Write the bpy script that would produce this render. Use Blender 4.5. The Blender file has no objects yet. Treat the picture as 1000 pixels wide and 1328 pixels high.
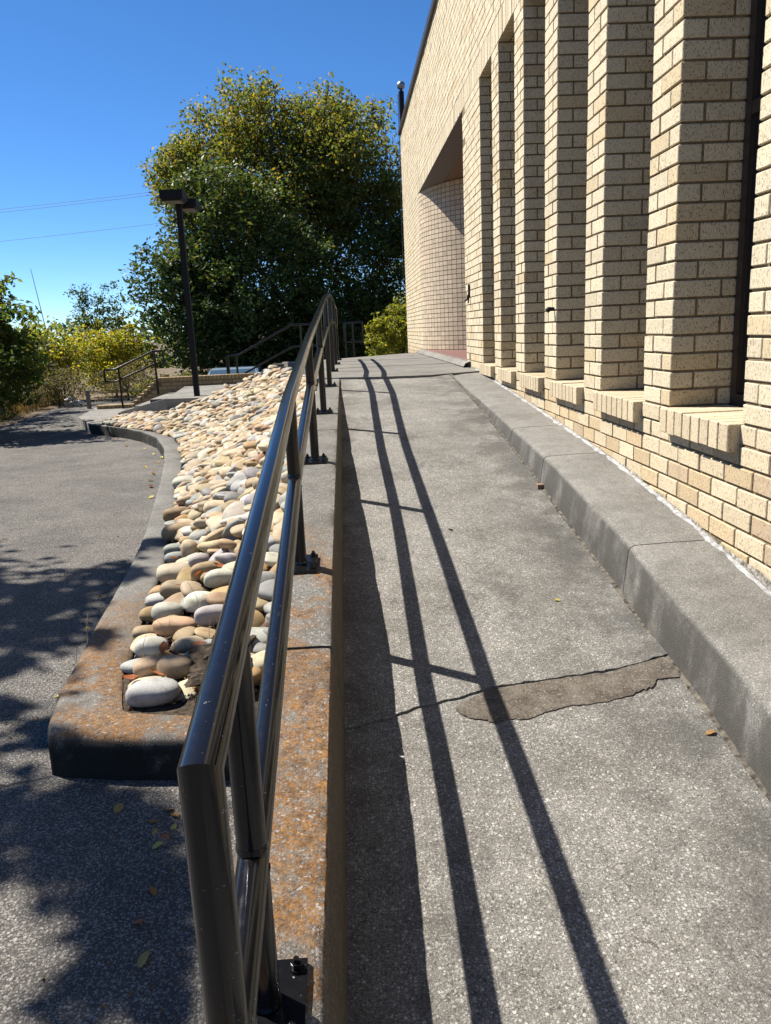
import bpy, bmesh, math, random
import numpy as np
from mathutils import Vector, Matrix, noise as mnoise

random.seed(7)
rng = np.random.default_rng(7)
S = bpy.context.scene
COL = S.collection

# ------------------------------------------------------------------ camera
CAMR = ((0.9979, -0.0533, 0.0373), (-0.0483, -0.2232, 0.9736), (-0.0435, -0.9733, -0.2253))
def _cam():
    c = bpy.data.cameras.new('camera')
    o = bpy.data.objects.new('camera', c)
    COL.objects.link(o)
    R = np.array(CAMR)
    r, u, b = R @ [1, 0, 0], R @ [0, -1, 0], R @ [0, 0, -1]
    r = r / np.linalg.norm(r); b = b - r * (b @ r); b = b / np.linalg.norm(b); u = np.cross(b, r)
    o.matrix_world = Matrix(((r[0], u[0], b[0], 0), (r[1], u[1], b[1], 0), (r[2], u[2], b[2], 0), (0, 0, 0, 1)))
    c.sensor_fit = 'VERTICAL'; c.sensor_height = 36.0; c.sensor_width = 27.1
    c.lens = 1025.0 / 1328.0 * 36.0
    c.clip_start = 0.05; c.clip_end = 3000
    S.camera = o
    return np.array([r, u, b])
CB = _cam()
FPX = 1025.0
def to_px(P):
    """pixel position (1000x1328 frame) and depth of world points; only used to rank pieces by how large they show"""
    P = np.atleast_2d(np.asarray(P, float))
    q = P @ CB.T
    d = np.maximum(-q[:, 2], 1e-3)
    return 500 + FPX * q[:, 0] / d, 664 - FPX * q[:, 1] / d, -q[:, 2]

# ------------------------------------------------------------------ sky and sun
SUN_TO = Vector((-0.66, 0.41, 1.0)).normalized()       # towards the sun
elev = math.asin(SUN_TO.z)
W = bpy.data.worlds.new('World'); S.world = W; W.use_nodes = True
wn = W.node_tree
sky = wn.nodes.new('ShaderNodeTexSky'); sky.sky_type = 'NISHITA'; sky.sun_disc = False
sky.sun_elevation = elev
sky.sun_rotation = math.atan2(SUN_TO.x, SUN_TO.y)
sky.altitude = 4000; sky.air_density = 1.0; sky.dust_density = 0.0; sky.ozone_density = 6.0
bg = wn.nodes['Background']; bg.inputs['Strength'].default_value = 0.076
hs = wn.nodes.new('ShaderNodeHueSaturation'); hs.inputs['Saturation'].default_value = 1.15
wn.links.new(sky.outputs['Color'], hs.inputs['Color']); wn.links.new(hs.outputs['Color'], bg.inputs['Color'])
sl = bpy.data.lights.new('sun', 'SUN'); sl.energy = 5.0; sl.angle = math.radians(0.5); sl.color = (1.0, 0.95, 0.87)
so = bpy.data.objects.new('sun', sl); COL.objects.link(so)
so.rotation_euler = SUN_TO.to_track_quat('Z', 'Y').to_euler(); so.location = (-20, 12, 30)
S.view_settings.view_transform = 'Standard'; S.view_settings.look = 'None'
S.view_settings.gamma = 1.0; S.view_settings.use_curve_mapping = False
S.view_settings.exposure = 1.15
S.render.engine = 'CYCLES'

# ------------------------------------------------------------------ helpers
def tag(o, label=None, cat=None, group=None, kind=None):
    if label: o['label'] = label
    if cat: o['category'] = cat
    if group: o['group'] = group
    if kind: o['kind'] = kind
    return o
def link(o, parent=None):
    COL.objects.link(o)
    if parent: o.parent = parent
    return o
def empty(name, loc=(0, 0, 0)):
    o = bpy.data.objects.new(name, None); o.location = loc; o.empty_display_size = .1
    return link(o)
def mesh_data(name, v, f, mat=None, smooth=False):
    me = bpy.data.meshes.new(name)
    me.from_pydata([tuple(map(float, p)) for p in v], [], [tuple(map(int, q)) for q in f])
    if mat: me.materials.append(mat)
    if smooth: me.polygons.foreach_set('use_smooth', [True] * len(me.polygons))
    me.update()
    return me
def mobj(name, v, f, mat=None, parent=None, smooth=False):
    """vertices in world space; a parent's location is taken off"""
    if parent is not None:
        l = parent_loc(parent); v = np.asarray(v, float) - np.array(l)
    return link(bpy.data.objects.new(name, mesh_data(name, v, f, mat, smooth)), parent)
def parent_loc(p):
    l = Vector(p.location)
    while p.parent: p = p.parent; l = l + Vector(p.location)
    return l
def np_mesh(name, V, quads, mat, parent=None, col=None, smooth=False):
    """big quad mesh from numpy; optional per-quad colour"""
    me = bpy.data.meshes.new(name)
    V = np.asarray(V, np.float32)
    if parent is not None: V = V - np.array(parent_loc(parent), np.float32)
    n = len(quads); k = quads.shape[1]
    me.vertices.add(len(V)); me.vertices.foreach_set('co', V.ravel())
    me.loops.add(n * k); me.loops.foreach_set('vertex_index', quads.astype(np.int32).ravel())
    me.polygons.add(n); me.polygons.foreach_set('loop_start', np.arange(0, n * k, k, dtype=np.int32))
    me.polygons.foreach_set('loop_total', np.full(n, k, np.int32))
    me.polygons.foreach_set('use_smooth', np.full(n, bool(smooth)))
    me.update(calc_edges=True)
    if col is not None:
        a = me.attributes.new('tint', 'FLOAT_COLOR', 'FACE')
        c4 = np.ones((n, 4), np.float32); c4[:, :3] = col
        a.data.foreach_set('color', c4.ravel())
    me.materials.append(mat)
    return link(bpy.data.objects.new(name, me), parent)
class MB:
    def __init__(s): s.v = []; s.f = []
    def add(s, v, f):
        b = len(s.v); s.v += [tuple(p) for p in v]; s.f += [tuple(i + b for i in q) for q in f]; return s
    def box(s, x0, x1, y0, y1, z0, z1):
        return s.add([(x0, y0, z0), (x1, y0, z0), (x1, y1, z0), (x0, y1, z0), (x0, y0, z1), (x1, y0, z1), (x1, y1, z1), (x0, y1, z1)],
                     [(0, 3, 2, 1), (4, 5, 6, 7), (0, 1, 5, 4), (1, 2, 6, 5), (2, 3, 7, 6), (3, 0, 4, 7)])
    def tube(s, pts, r, n=16, cap=True, r1=None):
        P = [Vector(p) for p in pts]; m = len(P)
        T = [(P[min(i + 1, m - 1)] - P[max(i - 1, 0)]).normalized() for i in range(m)]
        D = [(P[i + 1] - P[i]).normalized() for i in range(m - 1)]
        ref = Vector((0, 0, 1)) if abs(D[0].z) < .9 else Vector((0, 1, 0))
        a = D[0].cross(ref).normalized(); b = a.cross(D[0]).normalized()
        rings = []
        ring = [P[0] + (a * math.cos(2 * math.pi * k / n) + b * math.sin(2 * math.pi * k / n)) * r for k in range(n)]
        rings.append(ring)
        for i in range(1, m):
            d = D[i - 1]
            nrm = d if i == m - 1 else (D[i - 1] + D[i]).normalized()
            rr = 1.0 if r1 is None else (r + (r1 - r) * i / (m - 1)) / (r + (r1 - r) * (i - 1) / (m - 1))
            new = []
            for p in ring:
                q = P[i - 1] + (p - P[i - 1]); den = d.dot(nrm)
                t = (P[i] - q).dot(nrm) / den
                w = q + d * t
                new.append(P[i] + (w - P[i]) * rr)
            ring = new; rings.append(ring)
        v = [p for g in rings for p in g]
        f = [(i * n + k, i * n + (k + 1) % n, (i + 1) * n + (k + 1) % n, (i + 1) * n + k) for i in range(m - 1) for k in range(n)]
        if cap: f += [tuple(range(n - 1, -1, -1)), tuple((m - 1) * n + k for k in range(n))]
        return s.add(v, f)
    def build(s, name, mat, parent=None, smooth=False):
        return mobj(name, s.v, s.f, mat, parent, smooth)
def autosmooth(o, ang=35):
    me = o.data
    me.polygons.foreach_set('use_smooth', [True] * len(me.polygons))
    bm = bmesh.new(); bm.from_mesh(me)
    for e in bm.edges:
        if len(e.link_faces) == 2 and e.calc_face_angle(0) > math.radians(ang): e.smooth = False
    bm.to_mesh(me); bm.free()
    return o
def interp(x, xs, ys): return float(np.interp(x, xs, ys))

# ------------------------------------------------------------------ materials
class NT:
    def __init__(s, name):
        s.m = bpy.data.materials.new(name); s.m.use_nodes = True
        s.t = s.m.node_tree; s.b = s.t.nodes['Principled BSDF']
        s.geo = None
    def n(s, typ, **kw):
        nd = s.t.nodes.new(typ)
        for k, v in kw.items():
            if k.startswith('i_'): nd.inputs[k[2:]].default_value = v
            else: setattr(nd, k, v)
        return nd
    def l(s, a, b): s.t.links.new(a, b)
    def pos(s):
        if s.geo is None: s.geo = s.n('ShaderNodeNewGeometry')
        return s.geo.outputs['Position']
    def scaled(s, sc):
        m = s.n('ShaderNodeVectorMath', operation='MULTIPLY'); s.l(s.pos(), m.inputs[0]); m.inputs[1].default_value = sc
        return m.outputs[0]
    def noise(s, scale, detail=3, rough=.55, vec=None, out='Fac'):
        nd = s.n('ShaderNodeTexNoise'); nd.inputs['Scale'].default_value = scale; nd.inputs['Detail'].default_value = detail
        nd.inputs['Roughness'].default_value = rough
        s.l(vec if vec is not None else s.pos(), nd.inputs['Vector'])
        return nd.outputs[out]
    def voro(s, scale, feature='F1', out='Color', vec=None):
        nd = s.n('ShaderNodeTexVoronoi'); nd.feature = feature; nd.inputs['Scale'].default_value = scale
        s.l(vec if vec is not None else s.pos(), nd.inputs['Vector'])
        return nd.outputs[out]
    def ramp(s, fac, stops, interp='LINEAR'):
        nd = s.n('ShaderNodeValToRGB'); cr = nd.color_ramp; cr.interpolation = interp
        while len(cr.elements) < len(stops): cr.elements.new(.5)
        for e, (p, c) in zip(cr.elements, stops):
            e.position = p; e.color = (c[0], c[1], c[2], 1) if hasattr(c, '__len__') else (c, c, c, 1)
        s.l(fac, nd.inputs[0]); return nd.outputs[0]
    def mix(s, fac, a, b, mode='MIX'):
        nd = s.n('ShaderNodeMix'); nd.data_type = 'RGBA'; nd.blend_type = mode
        for v, i in ((fac, 0), (a, 6), (b, 7)):
            if hasattr(v, 'is_linked'): s.l(v, nd.inputs[i])
            elif i == 0: nd.inputs[0].default_value = v
            else: nd.inputs[i].default_value = (v[0], v[1], v[2], 1) if hasattr(v, '__len__') else (v, v, v, 1)
        return nd.outputs[2]
    def math(s, op, a, b=None, clamp=False):
        nd = s.n('ShaderNodeMath', operation=op); nd.use_clamp = clamp
        for v, i in ((a, 0), (b, 1)):
            if v is None: continue
            if hasattr(v, 'is_linked'): s.l(v, nd.inputs[i])
            else: nd.inputs[i].default_value = v
        return nd.outputs[0]
    def smooth(s, v, lo, hi):
        nd = s.n('ShaderNodeMapRange'); nd.interpolation_type = 'SMOOTHSTEP'
        s.l(v, nd.inputs[0]); nd.inputs[1].default_value = lo; nd.inputs[2].default_value = hi
        return nd.outputs[0]
    def xyz(s):
        nd = s.n('ShaderNodeSeparateXYZ'); s.l(s.pos(), nd.inputs[0]); return nd.outputs
    def sepc(s, c):
        nd = s.n('ShaderNodeSeparateColor'); s.l(c, nd.inputs[0]); return nd.outputs
    def bump(s, h, strength=.3, dist=.01, prev=None):
        nd = s.n('ShaderNodeBump'); nd.inputs['Strength'].default_value = strength; nd.inputs['Distance'].default_value = dist
        s.l(h, nd.inputs['Height'])
        if prev is not None: s.l(prev, nd.inputs['Normal'])
        return nd.outputs[0]
    def out(s, col=None, rough=.8, normal=None, spec=None, metal=None):
        for v, k in ((col, 'Base Color'), (rough, 'Roughness'), (normal, 'Normal'), (spec, 'Specular IOR Level'), (metal, 'Metallic')):
            if v is None: continue
            if hasattr(v, 'is_linked'): s.l(v, s.b.inputs[k])
            elif k == 'Base Color': s.b.inputs[k].default_value = (v[0], v[1], v[2], 1)
            else: s.b.inputs[k].default_value = v
        return s.m

def concrete(name, dark=.10, light=.34, warm=1.0, scale=95, lichen=None, dirt=None, tone=1.0, cracks=False, aggregate=1.0):
    t = NT(name)
    n1 = t.noise(300, 4, .7)
    paste = t.ramp(n1, [(.32, (dark * .7 * tone, dark * .66 * tone, dark * .6 * tone)), (.55, ((dark * .45 + light * .55) * tone, (dark * .43 + light * .53) * tone, (dark * .40 + light * .475) * tone)),
                        (.72, (light * 1.3 * tone, light * 1.26 * tone, light * 1.15 * tone))])
    col = paste; m = n1
    for sc_, thr, amt in ((scale, .34, .85 * aggregate), (scale * 1.9, .36, .75 * aggregate)):
        vd = t.n('ShaderNodeTexVoronoi'); vd.inputs['Scale'].default_value = sc_; t.l(t.pos(), vd.inputs['Vector'])
        rc = t.sepc(vd.outputs['Color'])
        stone_c = t.ramp(rc[0], [(.0, (.05, .046, .042)), (.28, (.10, .09, .08)), (.48, (.17, .157, .138)), (.66, (.25, .235, .205)), (.90, (.31, .312, .30)), (.99, (.42, .41, .375))])
        kk = t.math('MULTIPLY', t.math('SUBTRACT', 1.0, t.smooth(vd.outputs['Distance'], thr, thr + .14)), t.smooth(rc[1], .22, .30))
        col = t.mix(t.math('MULTIPLY', kk, amt), col, t.mix(1.0, stone_c, tone * light / .235, 'MULTIPLY'))
        m = t.math('ADD', m, t.math('MULTIPLY', kk, .25))
    big = t.noise(1.7, 5, .6)
    col = t.mix(1.0, col, t.ramp(big, [(.3, (.72, .71, .69)), (.55, (1, 1, 1)), (.75, (1.12, 1.1, 1.06))]), 'MULTIPLY')
    mid = t.noise(11, 4, .6)
    col = t.mix(1.0, col, t.ramp(mid, [(.3, (.80, .79, .77)), (.6, (1.04, 1.03, 1.02))]), 'MULTIPLY')
    if cracks:
        vv = t.n('ShaderNodeVectorMath', operation='ADD'); t.l(t.pos(), vv.inputs[0])
        sc = t.n('ShaderNodeVectorMath', operation='SCALE'); t.l(t.noise(9, 3, out='Color'), sc.inputs[0]); sc.inputs[3].default_value = .12
        t.l(sc.outputs[0], vv.inputs[1])
        e = t.voro(13, 'DISTANCE_TO_EDGE', 'Distance', vv.outputs[0])
        k = t.math('MULTIPLY', t.math('SUBTRACT', 1.0, t.smooth(e, .0, .016)), t.smooth(t.noise(2.6, 2), .42, .6))
        col = t.mix(t.math('MULTIPLY', k, .75), col, (.035, .032, .028))
    if dirt: col = dirt(t, col)
    if lichen: col = lichen(t, col)
    h = t.math('ADD', t.math('MULTIPLY', m, .6), t.math('MULTIPLY', n1, .5))
    return t.out(col, .88, t.bump(h, .55, .005), .25)

def ramp_dirt(t, col):
    x, y, z = t.xyz()
    n = t.noise(4.5, 4, .62)
    # dirt washed against the kerb, and mildew flecks
    k = t.math('MULTIPLY', t.smooth(x, .50, 1.02), t.smooth(n, .34, .62))
    col = t.mix(t.math('MULTIPLY', k, .68), col, (.05, .047, .042))
    k4 = t.smooth(t.noise(26, 5, .75), .60, .68)
    col = t.mix(t.math('MULTIPLY', k4, .5), col, (.045, .04, .035))
    k2 = t.smooth(t.noise(3.1, 6, .75, t.scaled((1, .6, 1))), .53, .68)
    col = t.mix(t.math('MULTIPLY', k2, .55), col, (.055, .05, .045))
    k3 = t.math('MULTIPLY', t.math('SUBTRACT', 1.0, t.smooth(x, -.10, .10)), t.smooth(n, .3, .6))
    return t.mix(t.math('MULTIPLY', k3, .5), col, (.045, .04, .032))
def kerb_dirt(t, col):
    g = t.geo
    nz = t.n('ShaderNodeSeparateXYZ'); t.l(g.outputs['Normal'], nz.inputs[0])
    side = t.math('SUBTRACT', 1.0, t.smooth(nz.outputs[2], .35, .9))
    n = t.noise(5, 5, .65, t.scaled((1, 1.2, .55)))
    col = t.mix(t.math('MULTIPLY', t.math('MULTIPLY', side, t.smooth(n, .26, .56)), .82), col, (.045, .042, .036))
    return t.mix(t.math('MULTIPLY', t.smooth(t.noise(9, 4, .6), .52, .7), .25), col, (.07, .066, .06))
def lichen_and_side_shade(yc, yw, amount, side=.95, sidec=(.014, .012, .009)):
    def f(t, col):
        x, y, z = t.xyz()
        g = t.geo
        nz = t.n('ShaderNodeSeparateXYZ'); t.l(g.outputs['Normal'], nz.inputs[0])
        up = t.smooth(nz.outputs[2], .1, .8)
        bare = t.smooth(t.noise(2.6, 5, .65), .38, .50)
        near = t.math('SUBTRACT', 1.0, t.smooth(t.math('ADD', y, t.math('MULTIPLY', t.math('SUBTRACT', t.noise(3.0, 3), .5), 1.6)), yc - yw, yc + yw))
        a = t.smooth(t.noise(5.0, 6, .78), .36, .48)
        b = t.smooth(t.noise(80, 5, .75), .30, .58)
        k = t.math('MULTIPLY', t.math('MULTIPLY', t.math('MULTIPLY', near, bare), a), t.math('MULTIPLY', b, amount))
        k = t.math('MULTIPLY', k, t.math('ADD', .25, t.math('MULTIPLY', up, .75)))
        rust = t.ramp(t.noise(34, 4, .7), [(.3, (.055, .026, .009)), (.5, (.175, .079, .018)), (.72, (.26, .135, .040))])
        agg = t.ramp(t.sepc(t.voro(170))[2], [(.1, .6), (.5, .95), (.9, 1.3)])
        rust = t.mix(1.0, rust, agg, 'MULTIPLY')
        col = t.mix(t.math('MULTIPLY', k, .92), col, rust)
        w = t.math('MULTIPLY', t.smooth(t.noise(70, 2), .64, .70), near)
        col = t.mix(t.math('MULTIPLY', w, .6), col, (.36, .35, .32))
        bl = t.math('MULTIPLY', t.math('SUBTRACT', 1.0, up), t.smooth(t.noise(7, 4, .6), .22, .45))  # darker non-upward faces; on the planter kerb this paints in front-face shade
        col = t.mix(t.math('MULTIPLY', t.math('MULTIPLY', t.smooth(t.noise(2.3, 4, .6), .5, .66), near), .45), col, (.06, .052, .042))
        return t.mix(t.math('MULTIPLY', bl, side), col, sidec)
    return f

M = {}
M['ramp'] = concrete('ramp_concrete', .075, .305, dirt=ramp_dirt, cracks=True, scale=115)
M['landing'] = concrete('landing_concrete', .11, .235, scale=120, aggregate=.7)
M['kerb'] = concrete('kerb_concrete', .11, .265, dirt=kerb_dirt, scale=140, aggregate=.65)
M['rail_wall'] = concrete('lichen_concrete', .075, .225, lichen=lichen_and_side_shade(3.0, .35, 1.0, .6, (.07, .052, .03)), scale=125)
M['planter_kerb'] = concrete('planter_concrete', .08, .225, lichen=lichen_and_side_shade(3.95, .6, 1.0), scale=120, aggregate=.8)  # lichen, plus near-black sides with the front face's shade put into the colour
M['slab'] = concrete('plain_concrete', .15, .27, scale=140, aggregate=.5)

def asphalt():
    t = NT('old_asphalt')
    n1 = t.noise(320, 3, .7)
    col = t.ramp(n1, [(.3, (.03, .029, .028)), (.7, (.115, .108, .10))])
    for sc_, thr in ((95, .36), (170, .38)):
        vd = t.n('ShaderNodeTexVoronoi'); vd.inputs['Scale'].default_value = sc_; t.l(t.pos(), vd.inputs['Vector'])
        rc = t.sepc(vd.outputs['Color'])
        sc2 = t.ramp(rc[0], [(.0, (.06, .057, .054)), (.35, (.13, .123, .115)), (.7, (.21, .20, .185)), (.95, (.29, .278, .255))])
        kk = t.math('MULTIPLY', t.math('SUBTRACT', 1.0, t.smooth(vd.outputs['Distance'], thr, thr + .14)), t.smooth(rc[1], .12, .2))
        col = t.mix(t.math('MULTIPLY', kk, .9), col, sc2)
    big = t.noise(.9, 5, .62)
    col = t.mix(1.0, col, t.ramp(big, [(.3, (.72, .71, .70)), (.5, (1.0, .98, .96)), (.72, (1.22, 1.19, 1.14))]), 'MULTIPLY')
    pat = t.noise(4.2, 5, .65)
    col = t.mix(1.0, col, t.ramp(pat, [(.3, (.80, .79, .78)), (.65, (1.08, 1.07, 1.05))]), 'MULTIPLY')
    x, y, z = t.xyz()
    # a long crack running to the corner of the planter
    yy = t.math('SUBTRACT', t.math('ADD', y, t.math('MULTIPLY', x, -.16)), t.math('ADD', 2.835, t.math('MULTIPLY', t.math('SUBTRACT', t.noise(6, 4, .6), .5), .14)))
    k = t.math('MULTIPLY', t.math('SUBTRACT', 1.0, t.smooth(t.math('ABSOLUTE', yy), .003, .011)), t.math('SUBTRACT', 1.0, t.smooth(x, -1.25, -1.1)))
    col = t.mix(t.math('MULTIPLY', k, .9), col, (.012, .012, .012))
    h = t.math('ADD', t.voro(92, 'F1', 'Distance'), t.math('MULTIPLY', n1, .4))
    return t.out(col, .9, t.bump(h, .7, .008), .2)
M['asphalt'] = asphalt()

def brick_mat(name, src):
    t = NT(name)
    if src == 'object':
        oi = t.n('ShaderNodeObjectInfo'); base = oi.outputs['Color']
    else:
        at = t.n('ShaderNodeAttribute', attribute_name='tint'); base = at.outputs['Color']
    p = t.scaled((1, 1, .45))
    sp = t.smooth(t.noise(230, 2, .5, p), .59, .64)
    sp2 = t.smooth(t.noise(110, 3, .6, p), .62, .69)
    fine = t.noise(190, 4, .7, t.scaled((1, 1, .25)))
    col = t.mix(1.0, base, t.ramp(fine, [(.3, (.80, .78, .74)), (.6, (1.06, 1.05, 1.04))]), 'MULTIPLY')
    col = t.mix(t.math('MULTIPLY', sp, .8), col, (.09, .055, .025))
    col = t.mix(t.math('MULTIPLY', sp2, .55), col, (.13, .085, .04))
    # ground splash: rusty water stain on the courses close to the kerb
    x, y, z = t.xyz()
    zz = t.math('ADD', z, t.math('MULTIPLY', t.math('SUBTRACT', t.noise(2.3, 3), .5), .35))
    k = t.math('SUBTRACT', 1.0, t.smooth(zz, -.55, -.18))
    col = t.mix(t.math('MULTIPLY', k, .16), col, (.36, .21, .085))
    st = t.smooth(t.noise(1.0, 5, .7, t.scaled((3, 9, .7))), .56, .72)
    col = t.mix(t.math('MULTIPLY', st, .30), col, (.20, .15, .09))
    bl = t.smooth(t.noise(26, 4, .7), .60, .70)
    col = t.mix(t.math('MULTIPLY', bl, .28), col, (.22, .17, .10))
    h = t.math('SUBTRACT', fine, t.math('MULTIPLY', sp, .6))
    return t.out(col, .82, t.bump(h, .35, .003), .3)
M['brick'] = brick_mat('buff_brick', 'object')
M['bricks'] = brick_mat('buff_brick_courses', 'attr')
def simple(name, col, rough=.7, spec=.5, metal=0, nscale=None, namp=.25, bump=0):
    t = NT(name)
    c = col
    nrm = None
    if nscale:
        n = t.noise(nscale, 4, .6)
        c = t.mix(1.0, col, t.ramp(n, [(.3, 1 - namp), (.7, 1 + namp)]), 'MULTIPLY')
        if bump: nrm = t.bump(n, bump, .01)
    return t.out(c, rough, nrm, spec, metal)
def patch_cement():
    t = NT('patch_cement')
    n = t.noise(14, 6, .75); f = t.noise(150, 4, .7)
    col = t.ramp(n, [(.3, (.055, .046, .037)), (.5, (.115, .098, .078)), (.7, (.165, .148, .122))])
    col = t.mix(1.0, col, t.ramp(f, [(.3, .6), (.65, 1.25)]), 'MULTIPLY')
    gr = t.smooth(t.sepc(t.voro(230))[0], .95, .97)
    col = t.mix(t.math('MULTIPLY', gr, .5), col, (.30, .28, .25))
    return t.out(col, .95, t.bump(t.math('ADD', n, t.math('MULTIPLY', f, .5)), .8, .01), .1)
M['patch'] = patch_cement()
M['mortar'] = simple('brown_mortar', (.175, .132, .082), .95, .1, nscale=60, namp=.35, bump=.3)
M['caulk'] = simple('white_caulk', (.27, .268, .26), .85, .2, nscale=22, namp=.55, bump=.6)
M['rubble'] = simple('crumbled_mortar', (.22, .20, .17), .95, .1, nscale=45, namp=.8, bump=.8)
M['joint'] = simple('gritty_joint', (.085, .075, .06), .95, .1, nscale=38, namp=.95, bump=.8)
M['coping'] = simple('bronze_coping', (.025, .018, .014), .45, .4)
M['bronze'] = simple('bronze_frame', (.030, .021, .018), .35, .5, nscale=30)
M['soffit'] = simple('soffit_plaster', (.15, .14, .13), .9, .2, nscale=20, namp=.1)
M['ceiling'] = simple('brown_ceiling', (.19, .125, .09), .9, .2, nscale=20, namp=.1)
M['red_floor'] = simple('red_paint_floor', (.15, .075, .062), .7, .3, nscale=15)
M['black_metal'] = simple('black_painted_metal', (.008, .008, .009), .55, .18)
M['soil'] = simple('dark_soil', (.05, .038, .027), .95, .1, nscale=40, namp=.7, bump=.8)
M['ground'] = simple('bare_ground', (.14, .105, .07), .95, .1, nscale=3, namp=.4, bump=.4)
M['bark'] = simple('grey_brown_bark', (.075, .058, .042), .95, .1, nscale=14, namp=.5, bump=.6)
M['steel'] = simple('galvanised_steel', (.25, .25, .25), .45, .5, .8, nscale=30)
M['dark_wire'] = simple('weathered_wire', (.05, .05, .05), .6, .4)
M['far_wire'] = simple('bleached_aluminium_wire', (.22, .23, .25), .7, .2)
M['straw'] = simple('dry_straw', (.42, .31, .15), .9, .2, nscale=20)
M['white_plastic'] = simple('white_plastic', (.7, .7, .7), .5, .4, nscale=10, namp=.15)

def rail_paint():
    t = NT('glossy_black_rail_paint')
    n = t.noise(55, 4, .6)
    sp = t.smooth(t.noise(150, 3, .6), .69, .73)
    sc = t.smooth(t.noise(35, 4, .7, t.scaled((1, .12, 1))), .68, .74)
    col = t.mix(t.math('MULTIPLY', sp, .35), (.006, .006, .007), (.22, .21, .19))
    col = t.mix(t.math('MULTIPLY', sc, .10), col, (.2, .18, .16))
    x, y, z = t.xyz()
    ch = t.math('MULTIPLY', t.smooth(t.noise(75, 4, .7), .66, .70), t.math('SUBTRACT', 1.0, t.smooth(y, .78, .95)))
    col = t.mix(t.math('MULTIPLY', ch, .6), col, (.30, .30, .29))
    return t.out(col, t.ramp(n, [(.3, .09), (.7, .2)]), t.bump(n, .06, .002), .36)
M['rail'] = rail_paint()
def glass():
    t = NT('dark_window_glass')
    return t.out((.02, .018, .016), .06, None, .6)
M['glass'] = glass()
def stone_mat(name, src):
    t = NT(name)
    if src == 'object':
        oi = t.n('ShaderNodeObjectInfo'); base = oi.outputs['Color']
    else:
        at = t.n('ShaderNodeAttribute', attribute_name='tint'); base = at.outputs['Color']
    n = t.noise(16, 5, .65); f = t.noise(160, 3, .6)
    col = t.mix(1.0, base, t.ramp(n, [(.3, (.70, .66, .60)), (.5, (1, 1, 1)), (.7, (1.12, 1.1, 1.08))]), 'MULTIPLY')
    col = t.mix(1.0, col, t.ramp(f, [(.3, .84), (.6, 1.05)]), 'MULTIPLY')
    sp = t.smooth(t.noise(60, 4, .7), .63, .70)
    col = t.mix(t.math('MULTIPLY', sp, .45), col, (.16, .11, .065))
    return t.out(col, .72, t.bump(t.math('ADD', n, t.math('MULTIPLY', f, .3)), .25, .008), .3)
M['stone'] = stone_mat('river_stone', 'object')
M['stones'] = stone_mat('river_stone_mass', 'attr')
def leaf_mat(name, rough=.5, trans=.3, spec=.4):
    t = NT(name)
    at = t.n('ShaderNodeAttribute', attribute_name='tint')
    t.l(at.outputs['Color'], t.b.inputs['Base Color'])
    t.b.inputs['Roughness'].default_value = rough; t.b.inputs['Specular IOR Level'].default_value = spec
    tr = t.n('ShaderNodeBsdfTranslucent')
    g = t.mix(1.0, at.outputs['Color'], (1.6, 1.5, .6), 'MULTIPLY'); t.l(g, tr.inputs['Color'])
    mx = t.n('ShaderNodeMixShader'); mx.inputs[0].default_value = trans
    t.l(t.b.outputs[0], mx.inputs[1]); t.l(tr.outputs[0], mx.inputs[2])
    t.l(mx.outputs[0], t.t.nodes['Material Output'].inputs['Surface'])
    return t.m
M['leaf'] = leaf_mat('thin_leaf', .55, .5, .25)
M['waxy'] = leaf_mat('waxy_leaf', .5, .28, .2)
M['dry'] = leaf_mat('dry_grass_blade', .8, .3, .1)
M['fallen'] = leaf_mat('fallen_leaf', .7, .2, .2)

# ------------------------------------------------------------------ measured site profiles (metres, camera at the origin)
LOT = -1.55
XW = 1.386                                       # plane of the brick facade
RY = [-1.1, 0, 1.78, 2.04, 2.45, 2.99, 3.57, 4.24, 5.15, 6.2, 7.27, 8.2, 8.45, 20]
RZ = [-1.55, -1.42, -1.225, -1.19, -1.125, -1.055, -.98, -.885, -.765, -.655, -.55, -.475, -.466, -.462]
def ramp_z(y): return interp(y, RY, RZ)
WY = [0.0, 1.05, 2.74, 4.31, 5.85, 7.3, 8.0]
WZ = [-1.13, -1.035, -.815, -.69, -.585, -.51, -.468]
def wall_z(y): return interp(y, WY, WZ)
BY = [-1.0, .525, 2.534, 3.102, 4.065, 5.778, 8.573]
BZ = [-1.42, -1.207, -.917, -.838, -.738, -.628, -.469]
def kerb_z(y): return interp(y, BY, BZ)
def sstep(a, b, x):
    t = np.clip((x - a) / (b - a), 0, 1); return t * t * (3 - 2 * t)

# ------------------------------------------------------------------ ground, lot
def grid_sheet(name, xs, ys, zf, mat):
    V = [(x, y, zf(x, y)) for y in ys for x in xs]; n = len(xs)
    F = [(j * n + i, j * n + i + 1, (j + 1) * n + i + 1, (j + 1) * n + i) for j in range(len(ys) - 1) for i in range(n - 1)]
    return mobj(name, V, F, mat, smooth=True)
def ground_z(x, y):
    lower = .82 * sstep(17.3, 18.3, y) * sstep(-5.9, -5.4, x)
    return -1.60 - lower - 1.5 * sstep(40, 90, y)
g = grid_sheet('ground', list(np.r_[-1500, -400, -120, -60, -30, np.linspace(-16, 16, 65), 30, 60, 120, 400, 1500]),
               list(np.r_[-600, -100, -30, np.linspace(-10, 50, 81), 60, 70, 80, 95, 130, 300, 1500]), ground_z, M['ground'])
tag(g, 'brown bare earth running out beyond the parking lot', 'ground', kind='structure')
lot = grid_sheet('parking_lot', list(np.linspace(-12, 3, 31)), list(np.r_[np.linspace(-8, 17.1, 32), 17.2, 19, 21, 22.5]),
                 lambda x, y: LOT + .006 * math.sin(x * 1.3 + y * .9), M['asphalt'])
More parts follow.
